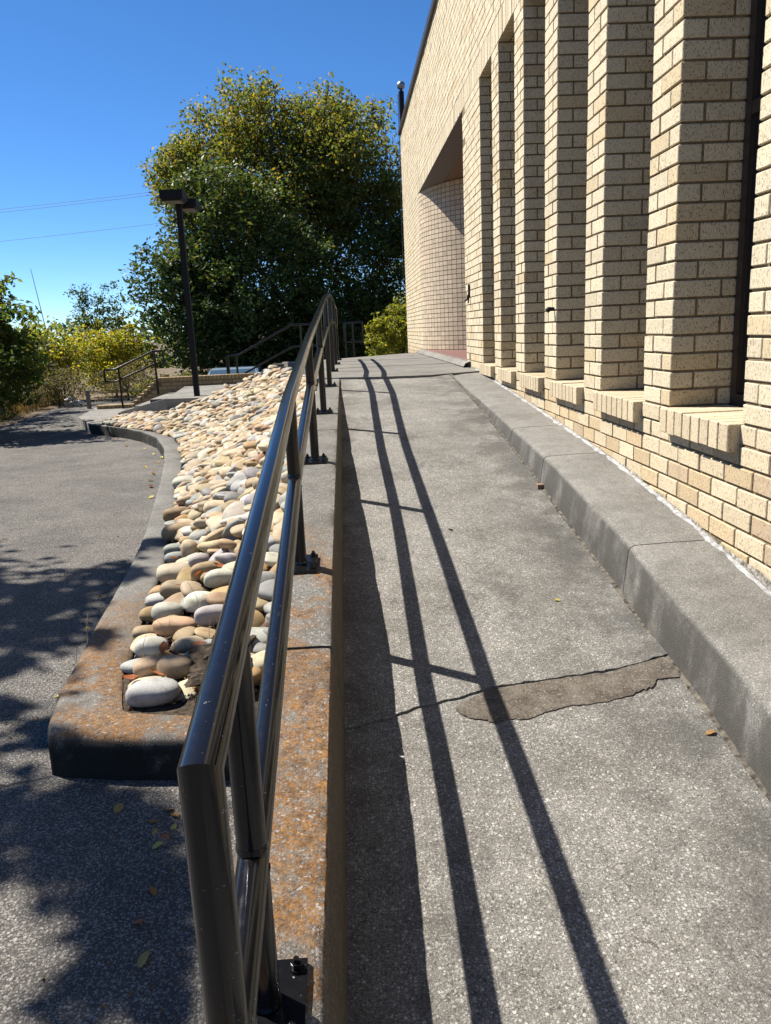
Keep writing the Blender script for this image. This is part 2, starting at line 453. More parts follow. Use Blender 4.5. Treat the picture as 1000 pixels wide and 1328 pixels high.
for v in lot.data.vertices:                       # the lot's left edge follows the fence line
    y = v.co.y
    xe = -6.45 - .10 * (y - 12)
    if y > 17.15: v.co.x = min(v.co.x, -5.55)
    if v.co.x < xe: v.co.x = xe + (v.co.x + 12) * .001
tag(lot, 'weathered grey asphalt parking lot with tree shade across it', 'parking lot', kind='structure')

# ------------------------------------------------------------------ ramp (two slabs with a ragged crack), landing
CR = [(-.086, 2.166), (.055, 2.207), (.154, 2.255), (.305, 2.299), (.411, 2.338), (.566, 2.356), (.779, 2.387), (.92, 2.422), (1.06, 2.47)]
def crack_y(x):
    return interp(x, [c[0] for c in CR], [c[1] for c in CR]) + .010 * mnoise.noise(Vector((x * 22, 0, 0))) + .004 * mnoise.noise(Vector((x * 90, 3, 0)))
ramp_root = tag(empty('ramp', (0.5, 3, -1.2)), None, None, kind='structure')
ramp_root['label'] = 'long rising concrete access ramp between the railing wall and the building kerb'; ramp_root['category'] = 'ramp'
def slab(name, y0f, y1f, nx, ny, x0, x1, lip, mat, parent, thick=.12):
    V = []; xs = np.linspace(x0, x1, nx)
    for j in range(ny):
        for x in xs:
            a, b = y0f(x), y1f(x); u = j / (ny - 1); y = a + (b - a) * u
            z = ramp_z(y) + lip * max(0, 1 - (y - a) / .25) + .0025 * mnoise.noise(Vector((x * 5, y * 5, 2)))
            V.append((x, y, z))
    F = [(j * nx + i, j * nx + i + 1, (j + 1) * nx + i + 1, (j + 1) * nx + i) for j in range(ny - 1) for i in range(nx - 1)]
    n = len(V)
    rim = [i for i in range(nx)] + [j * nx + nx - 1 for j in range(1, ny)] + [(ny - 1) * nx + i for i in range(nx - 2, -1, -1)] + [j * nx for j in range(ny - 2, 0, -1)]
    for i in rim: V.append((V[i][0], V[i][1], V[i][2] - thick))
    k = len(rim)
    F += [(rim[i], n + i, n + (i + 1) % k, rim[(i + 1) % k]) for i in range(k)]
    o = mobj(name, V, F, mat, parent); return autosmooth(o, 40)
def joint_y(x): return interp(x, [-.4, -.104, .35, .81, 1.083, 1.4], [8.2, 8.18, 8.02, 8.02, 8.18, 8.3]) + .02 * mnoise.noise(Vector((x * 9, 7, 0)))
slab('lower_slab', lambda x: -1.1, lambda x: crack_y(x) - .0006, 90, 50, -.085, 1.055, 0, M['ramp'], ramp_root)
slab('upper_slab', lambda x: crack_y(x) + .0006, lambda x: joint_y(x) - .003, 90, 90, -.085, 1.055, .007, M['ramp'], ramp_root)
# cement patch below the crack
PO = [(.285, 2.241), (.291, 2.202), (.402, 2.161), (.528, 2.197), (.631, 2.226), (.698, 2.223), (.832, 2.245), (.909, 2.287), (.944, 2.334), (1.022, 2.33), (1.041, 2.409),
      (1.034, 2.452), (.92, 2.417), (.779, 2.382), (.566, 2.351), (.411, 2.333), (.335, 2.299)]
pts = []
for i, p in enumerate(PO):
    q = PO[(i + 1) % len(PO)]; m = 14
    for k in range(m):
        u = k / m; x = p[0] + (q[0] - p[0]) * u; y = p[1] + (q[1] - p[1]) * u
        pts.append((x + .016 * mnoise.noise(Vector((x * 14, y * 14, 1))) + .007 * mnoise.noise(Vector((x * 70, y * 70, 4))), y + .022 * mnoise.noise(Vector((x * 13, y * 13, 9))) + .008 * mnoise.noise(Vector((x * 75, y * 75, 7)))))
bm = bmesh.new()
top = [bm.verts.new((x, min(y, crack_y(x) - .0015), ramp_z(y) + .0035)) for x, y in pts]
bot = [bm.verts.new((x, min(y, crack_y(x) - .0015), ramp_z(y) - .01)) for x, y in pts]
bm.faces.new(top)
for i in range(len(top)): bm.faces.new((top[i], bot[i], bot[(i + 1) % len(top)], top[(i + 1) % len(top)]))
bmesh.ops.triangulate(bm, faces=[f for f in bm.faces if len(f.verts) > 4]); bmesh.ops.recalc_face_normals(bm, faces=bm.faces)
me = bpy.data.meshes.new('cement_patch'); bm.to_mesh(me); bm.free(); me.materials.append(M['patch'])
po = link(bpy.data.objects.new('cement_patch', me), ramp_root); po.location = -Vector(ramp_root.location)
po['label'] = 'ragged brown cement patch along the crack across the ramp'

land = tag(empty('landing', (.3, 11, -.46)), 'flat concrete landing at the top of the ramp', 'landing', kind='structure')
def land_slab(name, poly, z=-.455, thick=.14, mat=None):
    bm = bmesh.new()
    t = [bm.verts.new((x, y, z + .004 * math.sin(x * 3 + y))) for x, y in poly]; b = [bm.verts.new((x, y, z - thick)) for x, y in poly]
    bm.faces.new(t)
    for i in range(len(t)): bm.faces.new((t[i], b[i], b[(i + 1) % len(t)], t[(i + 1) % len(t)]))
    bmesh.ops.recalc_face_normals(bm, faces=bm.faces)
    me = bpy.data.meshes.new(name); bm.to_mesh(me); bm.free(); me.materials.append(mat or M['landing'])
    o = link(bpy.data.objects.new(name, me), land); o.location = -Vector(land.location); return o
xs = np.linspace(-.33, 1.36, 30)
land_slab('landing_slab', [(x, joint_y(x) + .004) for x in xs] + [(1.36, 10.2), (-.36, 10.2)], -.465)
land_slab('landing_slab', [(-.36, 10.206), (1.36, 10.206), (1.36, 12.4), (-.8, 12.4)], -.462)
land_slab('landing_slab', [(-.8, 12.406), (1.36, 12.406), (1.36, 15.3), (-.2, 13.7), (-1.1, 13.5)], -.459)
mobj('landing_fill', *(lambda b: (b.v, b.f))(MB().box(-.30, 1.37, 8.5, 13.3, -1.5, -.60)), M['slab'], land)

# ------------------------------------------------------------------ kerb against the building
kerb = tag(empty('building_kerb', (1.2, 4, -.8)), 'grey concrete kerb running along the foot of the brick facade beside the ramp', 'kerb')
def kerb_seg(y0, y1, end=False):
    ny = max(6, int((y1 - y0) / .06)); ys = np.linspace(y0, y1, ny)
    prof = []
    for y in ys:
        zt = kerb_z(y); zb = ramp_z(y) - .05
        wob = .008 * mnoise.noise(Vector((y * 2.1, 0, 5))) + .004 * mnoise.noise(Vector((y * 11, 0, 5)))
        fade = float(np.clip((zt - ramp_z(y)) / .1, .15, 1))
        xb, xt = 1.03 + wob, 1.053 + wob
        r = .022 * fade
        P = [(xb, zb), (xb + .3 * (xt - xb), zb + .4 * (zt - zb)), (xt - .002, zt - r), (xt + r * .3, zt - r * .3), (xt + r, zt), (1.20, zt + .004), (1.40, zt + .006)]
        prof.append([(p[0], y, p[1]) for p in P])
    m = len(prof[0])
    V = [p for r in prof for p in r]
    F = [(j * m + i, (j + 1) * m + i, (j + 1) * m + i + 1, j * m + i + 1) for j in range(ny - 1) for i in range(m - 1)]
    F += [tuple(range(m)), tuple((ny - 1) * m + i for i in range(m - 1, -1, -1))]
    o = mobj('kerb_segment', V, F, M['kerb'], kerb)
    bm = bmesh.new(); bm.from_mesh(o.data); bmesh.ops.recalc_face_normals(bm, faces=bm.faces); bm.to_mesh(o.data); bm.free()
    return autosmooth(o, 50)
for a, b in ((-1, 2.92), (2.926, 4.28), (4.288, 5.13), (5.138, 8.25)): kerb_seg(a, b)
V = []; ysj = np.arange(-.5, 8.1, .02)
for y in ysj:
    n_ = mnoise.noise(Vector((y * 18, 3, 1))); n2 = mnoise.noise(Vector((y * 60, 5, 1)))
    V += [(1.022 - .010 * max(0, n_) - .006 * max(0, n2), y, ramp_z(y) + .0005), (1.027, y, ramp_z(y) + .003 + .006 * max(0, n_) + .003 * n2), (1.04, y, ramp_z(y) + .007 + .006 * max(0, n2))]
mobj('joint_filler', V, [(3 * i + k, 3 * i + 3 + k, 3 * i + 4 + k, 3 * i + 1 + k) for i in range(len(ysj) - 1) for k in (0, 1)], M['joint'], kerb)
# white caulk bead and crumbled mortar where the kerb meets the bricks
def bead(name, y0, y1, x0, w, h, mat, parent, amp, step=.03, zoff=0.0, label=None):
    ys = np.arange(y0, y1, step); V = []; m = 5
    for y in ys:
        a = 1 + amp * mnoise.noise(Vector((y * 7, 1, 3))) + amp * .6 * mnoise.noise(Vector((y * 31, 2, 3)))
        z = kerb_z(y) + .004 + zoff; d = amp * .02 * mnoise.noise(Vector((y * 13, 8, 3)))
        for k in range(m):
            u = k / (m - 1)
            V.append((x0 - w * a * (1 - u) + d * (1 - u) + .01, y, z + h * a * math.sin(math.pi * (.12 + .6 * u)) - .006 * (1 - u) * 2))
    F = [(j * m + i, (j + 1) * m + i, (j + 1) * m + i + 1, j * m + i + 1) for j in range(len(ys) - 1) for i in range(m - 1)]
    o = mobj(name, V, F, mat, parent)
    if label: o['label'] = label
    return autosmooth(o, 50)
bead('caulk_bead', 1.6, 8.6, XW - .010, .036, .010, M['caulk'], kerb, .5, label='cracked white caulk line along the back of the kerb')

# ------------------------------------------------------------------ low wall that carries the railing
rw = tag(empty('railing_wall', (-.18, 3, -1.1)), 'low lichen stained concrete wall under the black railing, orange near and grey far', 'wall')
def wall_seg(y0, y1, chip=1.0):
    ny = max(8, int((y1 - y0) / .022)); ys = np.linspace(y0, y1, ny); rows = []
    for y in ys:
        zt = wall_z(y); zr = ramp_z(y) - .06
        xo = -.0045 * 0
        c1 = .010 * chip * (mnoise.noise(Vector((y * 8, 4, 0))) + .7 * mnoise.noise(Vector((y * 27, 5, 0))))
        big = .030 * chip * max(0, mnoise.noise(Vector((y * 3.2, 14, 0))) - .15)
        xr = -.090; xl = -.275 - .004 * y
        e = .006 + .8 * abs(c1) + big
        P = [(xl, LOT - .02), (xl, zt - .03), (xl + .012, zt - .006), (xl + .03, zt), ((xl + xr) / 2, zt + .002 * mnoise.noise(Vector((y * 20, 1, 0)))),
             (xr - e - .02, zt), (xr - e * .8, zt - e * .35), (xr - e * .15, zt - e * 1.1), (xr + .004, zt - .045 - e), (xr + .018 + .3 * c1, (zt + zr) / 2), (xr + .026, zr - .05)]
        rows.append([(p[0], y, p[1]) for p in P])
    m = len(rows[0]); V = [p for r in rows for p in r]
    F = [(j * m + i, (j + 1) * m + i, (j + 1) * m + i + 1, j * m + i + 1) for j in range(ny - 1) for i in range(m - 1)]
    F += [tuple(range(m)), tuple((ny - 1) * m + i for i in range(m - 1, -1, -1))]
    o = mobj('wall_segment', V, F, M['rail_wall'], rw)
    bm = bmesh.new(); bm.from_mesh(o.data); bmesh.ops.recalc_face_normals(bm, faces=bm.faces); bm.to_mesh(o.data); bm.free()
    return autosmooth(o, 42)
wall_seg(.35, 2.15); wall_seg(2.165, 5.2, .6); wall_seg(5.208, 8.12, .3)

# ------------------------------------------------------------------ planter kerb (curved)
KO = [(-.28, 2.53), (-.65, 2.58), (-.91, 2.61), (-1.10, 2.65), (-1.168, 2.678), (-1.20, 2.76), (-1.255, 3.02), (-1.30, 3.41), (-1.38, 4.16), (-1.46, 4.95), (-1.57, 5.73), (-1.77, 6.87), (-1.98, 8.05), (-2.2, 9.2),
      (-2.48, 10.43), (-2.84, 11.57), (-3.24, 12.36), (-3.62, 12.91), (-4.08, 13.42), (-4.55, 13.96)]
KI = [(-.28, 2.74), (-.67, 2.78), (-.90, 2.83), (-.925, 2.845), (-.935, 2.86), (-.95, 2.91), (-1.015, 3.15), (-1.05, 3.45), (-1.13, 4.05), (-1.22, 4.85), (-1.35, 5.63), (-1.54, 6.77), (-1.74, 7.95), (-1.96, 9.1),
      (-2.23, 10.35), (-2.55, 11.4), (-2.98, 12.18), (-3.40, 12.72), (-3.88, 13.25), (-4.35, 13.85)]
pk = tag(empty('planter_kerb', (-1.2, 3, LOT)), 'curved raised concrete kerb around the stone bed, rusty orange at its near corner', 'kerb')
def densify(P, n):
    P = np.array(P); d = np.r_[0, np.cumsum(np.linalg.norm(np.diff(P, axis=0), axis=1))]
    return P, d
def kerb_path(P, m=7):
    out = []
    for i in range(len(P) - 1):
        for k in range(m): out.append(tuple(P[i][c] + (P[i + 1][c] - P[i][c]) * k / m for c in (0, 1)))
    out.append(P[-1]); return out
ko, ki = kerb_path(KO), kerb_path(KI)
rows = []
for (ax, ay), (bx, by) in zip(ko, ki):
    d = Vector((bx - ax, by - ay)).normalized()
    n = .008 * mnoise.noise(Vector((ax * 4, ay * 4, 0))) + .004 * mnoise.noise(Vector((ax * 20, ay * 20, 3)))
    z = -1.38 + n * .4
    def at(u, zz): return (ax + d.x * u, ay + d.y * u, zz)
    L = math.hypot(bx - ax, by - ay)
    rows.append([at(0 + n * .5, LOT - .03), at(.002 + n, z - .05), at(.008 + n, z - .018), at(.02 + n, z - .005), at(.04, z), at(L * .5, z + .002), at(L - .03, z), at(L - .008 + n * .6, z - .008), at(L + n, z - .03), at(L, LOT)])
m = len(rows[0]); V = [p for r in rows for p in r]; ny = len(rows)
F = [(j * m + i, (j + 1) * m + i, (j + 1) * m + i + 1, j * m + i + 1) for j in range(ny - 1) for i in range(m - 1)] + [tuple(range(m)), tuple((ny - 1) * m + i for i in range(m - 1, -1, -1))]
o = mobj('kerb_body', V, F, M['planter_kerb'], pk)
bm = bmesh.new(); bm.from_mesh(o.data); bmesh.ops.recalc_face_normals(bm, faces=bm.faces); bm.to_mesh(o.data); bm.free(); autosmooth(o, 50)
# level walk at the far end of the kerb
b = MB(); b.add([(-4.55, 13.97, -1.384), (-5.2, 15.4, -1.384), (-5.5, 17.4, -1.384), (-3.4, 17.4, -1.384), (-3.9, 14.6, -1.384), (-4.34, 13.86, -1.384),
                 (-4.55, 13.97, -1.6), (-5.2, 15.4, -1.6), (-5.5, 17.4, -1.6), (-3.4, 17.4, -1.6), (-3.9, 14.6, -1.6), (-4.34, 13.86, -1.6)],
                [(5, 4, 3, 2, 1, 0), (0, 1, 7, 6), (1, 2, 8, 7), (2, 3, 9, 8), (3, 4, 10, 9), (4, 5, 11, 10)])
tag(b.build('walkway', M['slab']), 'small raised concrete walk at the foot of the far stairs', 'walkway', kind='structure')

# ------------------------------------------------------------------ stone bed
kiY = [p[1] for p in KI[4:]]; kiX = [p[0] for p in KI[4:]]
def bed_left(y): return interp(y, kiY, kiX) if y < 13.85 else interp(y, [13.85, 15.4], [-4.35, -4.15])
def bed_right(y): return interp(y, [0, 2.7, 8.0, 9.5, 11.5, 13.3, 15], [-.285, -.29, -.31, -.40, -.75, -1.15, -3.3])
def bed_top(y): return interp(y, [2.7, 3.2, 3.7, 4.3, 5.0, 5.85, 7.3, 8.0, 10, 13.3, 15], [-1.36, -1.27, -1.10, -.93, -.80, -.68, -.57, -.55, -.53, -.55, -1.20])
def bed_z(x, y):
    l, r = bed_left(y), bed_right(y); t = min(max((x - l) / max(r - l, .05), 0), 1)
    return -1.385 + (bed_top(y) + 1.385) * (t ** interp(y, [3, 7, 11, 14], [1.0, 1.1, 1.35, 1.6]))
V = []; nx = 16; ysb = np.linspace(2.70, 15.3, 80)
for y in ysb:
    for i in range(nx):
        l, r = bed_left(max(y, 2.86)) - .02, bed_right(y) + .03; x = l + (r - l) * i / (nx - 1); V.append((x, y, bed_z(x, y) - (.035 if y > 3.2 else .012)))
F = [(j * nx + i, j * nx + i + 1, (j + 1) * nx + i + 1, (j + 1) * nx + i) for j in range(len(ysb) - 1) for i in range(nx - 1)]
tag(mobj('planter_soil', V, F, M['soil'], smooth=True), 'dark soil under the river stones of the planter', 'soil', kind='structure')

variants = []
def stone_variant(k, sub):
    bm = bmesh.new(); bmesh.ops.create_icosphere(bm, subdivisions=sub, radius=1.0)
    r = random.Random(k); off = Vector((r.uniform(0, 50), r.uniform(0, 50), r.uniform(0, 50)))
    e = r.uniform(.76, .97); tap = r.uniform(-.3, .3); bend = r.uniform(-.25, .25)
    cuts = [(Vector((r.gauss(0, 1), r.gauss(0, 1), r.gauss(0, .8))).normalized(), r.uniform(.62, .86)) for _ in range(r.choice((0, 1, 1, 2)) if k < 200 else 0)]
    for v in bm.verts:
        p = v.co.copy()
        p = Vector([math.copysign(abs(c) ** e, c) for c in p])
        p *= 1 + mnoise.noise(p * .8 + off) * (.10 if k >= 200 else .26) + mnoise.noise(p * 1.9 + off) * (.02 if k >= 200 else .055)
        for n_, d_ in cuts:                       # worn flats
            h = p.dot(n_)
            if h > d_: p -= n_ * (h - d_) * .8
        p.y *= 1 + tap * p.x; p.z *= 1 - tap * .6 * p.x; p.y += bend * p.x * p.x * .6
        v.co = p
    me = bpy.data.meshes.new('river_stone'); bm.to_mesh(me); bm.free()
    me.polygons.foreach_set('use_smooth', [True] * len(me.polygons)); me.materials.append(M['stone'] if sub == 3 else M['stones'])
    return me
stone_hi = [stone_variant(k, 3) for k in range(26)]
stone_smooth = [stone_variant(200 + k, 3) for k in range(6)]
stone_lo = [stone_variant(100 + k, 2) for k in range(16)]
PALETTE = [('tan', (.34, .245, .135)), ('ochre', (.31, .20, .09)), ('cream', (.40, .325, .215)), ('pale grey', (.31, .30, .27)), ('grey', (.215, .21, .195)),
           ('brown', (.23, .135, .07)), ('off-white', (.42, .385, .315)), ('sand', (.35, .27, .165)), ('greenish grey', (.20, .205, .17)), ('peach', (.36, .25, .145))]
PW = np.array([.20, .09, .24, .10, .06, .035, .09, .16, .025, .04]); PW /= PW.sum()
PN = np.array([.16, .08, .18, .15, .11, .045, .12, .10, .045, .03]); PN /= PN.sum()
placed = []                                       # (x, y, z, a, b, c, yaw, tiltx, tilty, colour index, label)
near = [  # the stones one can point at in the near corner: x, y, half length, half width, half height, yaw, colour, label
    (-.835, 2.905, .108, .068, .05, .05, 3, 'large smooth pale grey oval stone in the near corner of the planter'),
    (-.905, 3.14, .066, .06, .045, .3, 9, 'round peach tan stone touching the kerb behind the large grey oval stone'),
    (-.785, 3.10, .088, .055, .045, -.25, 0, 'pointed tan stone lying behind the large grey oval stone'),
    (-.945, 3.36, .075, .055, .045, .1, 3, 'rounded speckled grey stone by the kerb, third back from the planter corner'),
    (-.875, 3.53, .105, .06, .042, .02, 9, 'long flat peach coloured stone among the first stones by the kerb'),
    (-.765, 3.30, .075, .055, .032, .2, 2, 'broken cream stone with a dark split beside dry stalks'),
    (-.955, 3.74, .082, .055, .045, 0, 6, 'blocky off-white stone by the kerb behind the peach stone'),
    (-.775, 3.68, .09, .06, .05, -.35, 6, 'knobbly off-white stone with a brown broken face'),
    (-.965, 4.03, .095, .065, .045, .12, 7, 'broad sand coloured stone beside the kerb with red leaf bits'),
    (-.80, 4.06, .10, .052, .05, .5, 0, 'tilted long tan stone near the railing with a dark notch'),
    (-1.035, 4.33, .105, .07, .055, -.2, 2, 'big cream stone overhanging the kerb edge'),
    (-.70, 3.88, .095, .05, .045, .25, 6, 'smooth white stone beside the top rail'),
    (-.895, 4.33, .062, .05, .042, .1, 3, 'small pale grey stone beside the big cream one'),
    (-.68, 3.50, .10, .055, .045, .5, 3, 'flat grey white stone next to the clod of dark soil'),
    (-1.02, 4.68, .055, .06, .062, 0, 2, 'upright egg shaped cream stone leaning on its neighbours'),
    (-1.19, 5.0, .07, .055, .04, .3, 8, 'dark greenish grey stone at the kerb edge'),
    (-1.24, 5.42, .125, .075, .06, .25, 0, 'big long tan stone lying across the kerb edge'),
    (-1.38, 6.05, .12, .085, .06, .15, 5, 'large brown domed stone sitting on the kerb'),
    (-1.60, 7.45, .125, .10, .06, .05, 6, 'largest white stone by the bend of the kerb'),
]
cell = {}
def free(x, y, r):
    kx, ky = int(math.floor(x / .3)), int(math.floor(y / .3))
    for i in (-1, 0, 1):
        for j in (-1, 0, 1):
            for (a, b, c) in cell.get((kx + i, ky + j), ()):
                if (x - a) ** 2 + (y - b) ** 2 < (r + c) ** 2: return False
    return True
def occupy(x, y, r): cell.setdefault((int(math.floor(x / .3)), int(math.floor(y / .3))), []).append((x, y, r))
for (x, y, a, b_, c, yaw, ci, lab) in near:
    placed.append((x, y, bed_z(x, y) + c * .55, a, b_, c, yaw, random.uniform(-.1, .1), random.uniform(-.1, .1), ci, lab)); occupy(x, y, math.sqrt(a * b_) * .82)
for layer, (tries, packing, lift) in enumerate(((16000, .70, .1), (9000, .60, .62))):
    if layer: cell2 = dict(cell); cell.clear()
    if layer:
        for (x, y, a, b_, c, *_r) in near: occupy(x, y, .17)
    for _ in range(tries):
        y = random.uniform(2.9, 15.2); l, r = bed_left(y), bed_right(y)
        if r - l < .12: continue
        x = random.uniform(l + .01, r - .05)
        if y > 13.55 and x > -3.25 - (y - 13.55) * .55: continue
        a = random.choice((random.uniform(.06, .10), random.uniform(.075, .125))); b_ = a * random.uniform(.60, .92); c = min(a * random.uniform(.25, .44), .044)
        if layer: a *= .9; b_ *= .9
        rad = math.sqrt(a * b_) * packing
        if not free(x, y, rad): continue
        if x - l < a * .55 or r - x < a * .5: continue
        occupy(x, y, rad)
        w = PN if y < 5.5 else PW
        ci = int(rng.choice(len(PALETTE), p=w))
        placed.append((x, y, bed_z(x, y) + c * lift + .012 * layer, a, b_, c, random.gauss(0, .65), random.gauss(.10, .28), random.gauss(-.10, .24), ci, None))
# rank by size in the picture
scores = []
for i, s in enumerate(placed):
    px, py, d = to_px(s[:3]); ok = -30 < px[0] < 1030 and -30 < py[0] < 1350
    behind = (px[0] > 470)
    scores.append(1e9 if s[10] else (s[3] * s[4] / d[0] ** 2 if ok and not behind else 0))
order = np.argsort(-np.array(scores))
def where(y, x):
    t = (x - bed_left(y)) / max(bed_right(y) - bed_left(y), .1)
    side = 'against the kerb' if t < .16 else 'near the kerb' if t < .38 else 'in mid bed' if t < .62 else 'towards the wall' if t < .84 else 'against the wall'
    pn = ['second', 'third', 'fourth', 'fifth', 'sixth']; py_ = [2.74, 4.31, 5.88, 7.5, 9.5]
    i = int(np.argmin([abs(y - q) for q in py_])); d = y - py_[i]
    return side, ('just before' if d < -.25 else 'just past' if d > .25 else 'level with') + f' the {pn[i]} railing post'
def sz(a): return 'small' if a < .075 else ('medium' if a < .1 else 'large')
def shp(a, b_, c): return ('long' if b_ / a < .62 else 'round' if b_ / a > .76 else 'oval') + (' flat' if c / a < .36 else '')
SV = []; SF = []; SC = []; off = 0
lo_np = []
for me in stone_lo:
    v = np.array([tuple(q.co) for q in me.vertices]); f = np.array([tuple(p.vertices) for p in me.polygons]); lo_np.append((v, f))
for rank, i in enumerate(order):
    x, y, z, a, b_, c, yaw, tx, ty, ci, lab = placed[i]
    name, base = PALETTE[ci]; j = random.uniform(.74, 1.14)
    colr = tuple(min(.78, q * j * random.uniform(.95, 1.05)) for q in base)
    Rm = Matrix.Rotation(yaw, 3, 'Z') @ Matrix.Rotation(tx, 3, 'X') @ Matrix.Rotation(ty, 3, 'Y')
    if rank < 298:
        o = bpy.data.objects.new('river_stone', stone_smooth[rank % 6] if lab or rank % 3 == 0 else stone_hi[rank % len(stone_hi)]); link(o)
        o.location = (x, y, z); o.rotation_euler = Rm.to_euler(); o.scale = (a, b_, c); o.color = (*colr, 1)
        sd, ds = where(y, x)
        tag(o, lab or f'{sz(a)} {shp(a, b_, c)} {name} stone {sd}, {ds}', 'stone', 'river stones piled in the sloping planter bed')
    else:
        v, f = lo_np[rank % len(lo_np)]
        SV.append((v * (a, b_, c)) @ np.array(Rm).T + (x, y, z)); SF.append(f + off); off += len(v); SC.append(np.tile(colr, (len(f), 1)))
st = np_mesh('river_stones', np.vstack(SV), np.vstack(SF), M['stones'], None, np.vstack(SC), True)
tag(st, 'farther smooth tan and grey river stones covering the sloping bed', 'stones', kind='stuff')
# grit, chips and leaf litter in the gaps of the near stones
n = 2600; gy = 2.86 + 6 * rng.uniform(0, 1, n) ** 1.6
gx = np.array([bed_left(y) + .02 + (bed_right(y) - bed_left(y) - .06) * u for y, u in zip(gy, rng.uniform(0, 1, n))])
gz = np.array([bed_z(x, y) for x, y in zip(gx, gy)]) - .012 + rng.uniform(0, .022, n)
tet = np.array([(1, 0, -.5), (-.5, .87, -.5), (-.5, -.87, -.5), (0, 0, .8)])
V = (tet[None] * rng.uniform(.3, 1.4, (n, 4, 3)) * rng.uniform(.004, .014, (n, 1, 1))) + np.c_[gx, gy, gz][:, None]
F = (np.array([(0, 1, 3), (1, 2, 3), (2, 0, 3)])[None] + (np.arange(n) * 4)[:, None, None]).reshape(-1, 3)
c = np.array([(.20, .16, .11), (.12, .09, .06), (.30, .26, .2), (.22, .10, .05)])[rng.integers(0, 4, n)]
tag(np_mesh('grit', V.reshape(-1, 3), F, M['stones'], None, np.repeat(c, 3, axis=0)), 'grit and chips lodged between the river stones', 'grit', kind='stuff')
# clod of dark soil with dry stalks beside the nearest stones
bm = bmesh.new(); bmesh.ops.create_icosphere(bm, subdivisions=4, radius=1)
for v in bm.verts:
    p = v.co.copy(); k = 1 + .45 * mnoise.noise(p * 2.1) + .3 * mnoise.noise(p * 5.3) + .14 * mnoise.noise(p * 14)
    v.co = Vector((p.x * .15 * k, p.y * .25 * k, p.z * .10 * k))
me = bpy.data.meshes.new('soil_clod'); bm.to_mesh(me); bm.free(); me.materials.append(M['soil'])
o = link(bpy.data.objects.new('soil_clod', me)); o.location = (-.56, 3.08, -1.33)
tag(o, 'dark crumbly clod of soil and roots beside the large grey stone', 'soil clod')

# ------------------------------------------------------------------ handrail
PX = lambda y: -.165 - .016 * y if y < 2.8 else interp(y, [2.8, 4.3, 5.9, 7.5, 9.5, 11.4, 13.3], [-.21, -.208, -.198, -.182, -.180, -.172, -.160])
TY = [.756, 1.05, 2.74, 4.31, 5.88, 7.5, 9.5, 11.5, 13.3]; TZ = [-.442, -.408, -.217, -.045, .115, .30, .415, .415, .36]
MY = [.756, 1.05, 2.74, 4.31, 5.88, 7.5, 9.5, 11.5, 13.3]; MZ = [-.815, -.768, -.508, -.285, -.125, .035, .125, .12, .06]
hr = tag(empty('handrail', (-.2, 4, -.9)), 'long glossy black pipe handrail climbing beside the ramp on the low wall', 'handrail')
R0 = .024
tp = [(PX(y), y, z) for y, z in zip(TY, TZ)]; mp = [(PX(y), y, z) for y, z in zip(MY, MZ)]
def smooth_path(P, y0):
    out = []
    for i, p in enumerate(P):
        if i and i < len(P) - 1 and p[1] > y0:
            a, c = Vector(P[i - 1]), Vector(P[i + 1]); q = Vector(p)
            for u in (.30, .15): out.append(tuple(q.lerp(a, u * .8) + (c - q) * .0))
            A = q.lerp(a, .12); C = q.lerp(c, .12); out[-2:] = [tuple(A), tuple((A + C) / 4 + q / 2), tuple(C)]
        else: out.append(p)
    return out
tps, mps = smooth_path(tp, 3), smooth_path(mp, 3)
autosmooth(MB().tube([mp[0]] + tps + [mp[-1]], R0, 24).build('top_rail', M['rail'], hr), 38)
autosmooth(MB().tube(mps, R0, 24).build('mid_rail', M['rail'], hr), 30)
def post_base(y): return wall_z(y) if y < 8.1 else -.455
post_ys = [1.05, 2.74, 4.31, 5.88, 7.5, 9.5, 11.5, 13.15]
plate_mesh = None
for y in post_ys:
    x = PX(y); zb = post_base(y); zt = interp(y, TY, TZ)
    zm = interp(y, MY, MZ)
    q = MB().tube([(x, y, zb), (x, y, zt)], R0 * .96, 20)
    for z_, s_ in ((zt - R0 * .95, -1), (zm + R0 * .9, 1), (zm - R0 * .95, -1), (zb + .012, 1)):   # weld beads
        q.tube([(x, y, z_), (x, y, z_ + .004), (x, y, z_ + .008)], R0 * (1.045 if s_ > 0 else 1.0), 18, True, R0 * (.98 if s_ > 0 else 1.045))
    autosmooth(q.build('post', M['rail'], hr), 30)
    b = MB(); sl_ = (wall_z(y + .05) - wall_z(y - .05)) / .1 if y < 8 else 0
    for sgn in (0,):
        w = .062; L = .075; h = .011
        b.add([(x - w, y - L, zb - L * sl_ - .002), (x + w, y - L, zb - L * sl_ - .002), (x + w, y + L, zb + L * sl_ - .002), (x - w, y + L, zb + L * sl_ - .002),
               (x - w, y - L, zb - L * sl_ + h), (x + w, y - L, zb - L * sl_ + h), (x + w, y + L, zb + L * sl_ + h), (x - w, y + L, zb + L * sl_ + h)],
              [(0, 3, 2, 1), (4, 5, 6, 7), (0, 1, 5, 4), (1, 2, 6, 5), (2, 3, 7, 6), (3, 0, 4, 7)])
    pl = b.build('base_plate', M['rail'], hr)
    for sx, sy in ((-1, -1), (1, -1), (1, 1), (-1, 1)):
        bx, by = x + sx * .045, y + sy * .056; bz = zb + sy * .056 * sl_ + .010
        q = MB().tube([(bx, by, bz), (bx, by, bz + .004)], .0125, 12).tube([(bx, by, bz + .004), (bx, by, bz + .013)], .0095, 6).tube([(bx, by, bz + .012), (bx, by, bz + .021)], .0052, 8)
        q.build('bolt', M['rail'], pl)

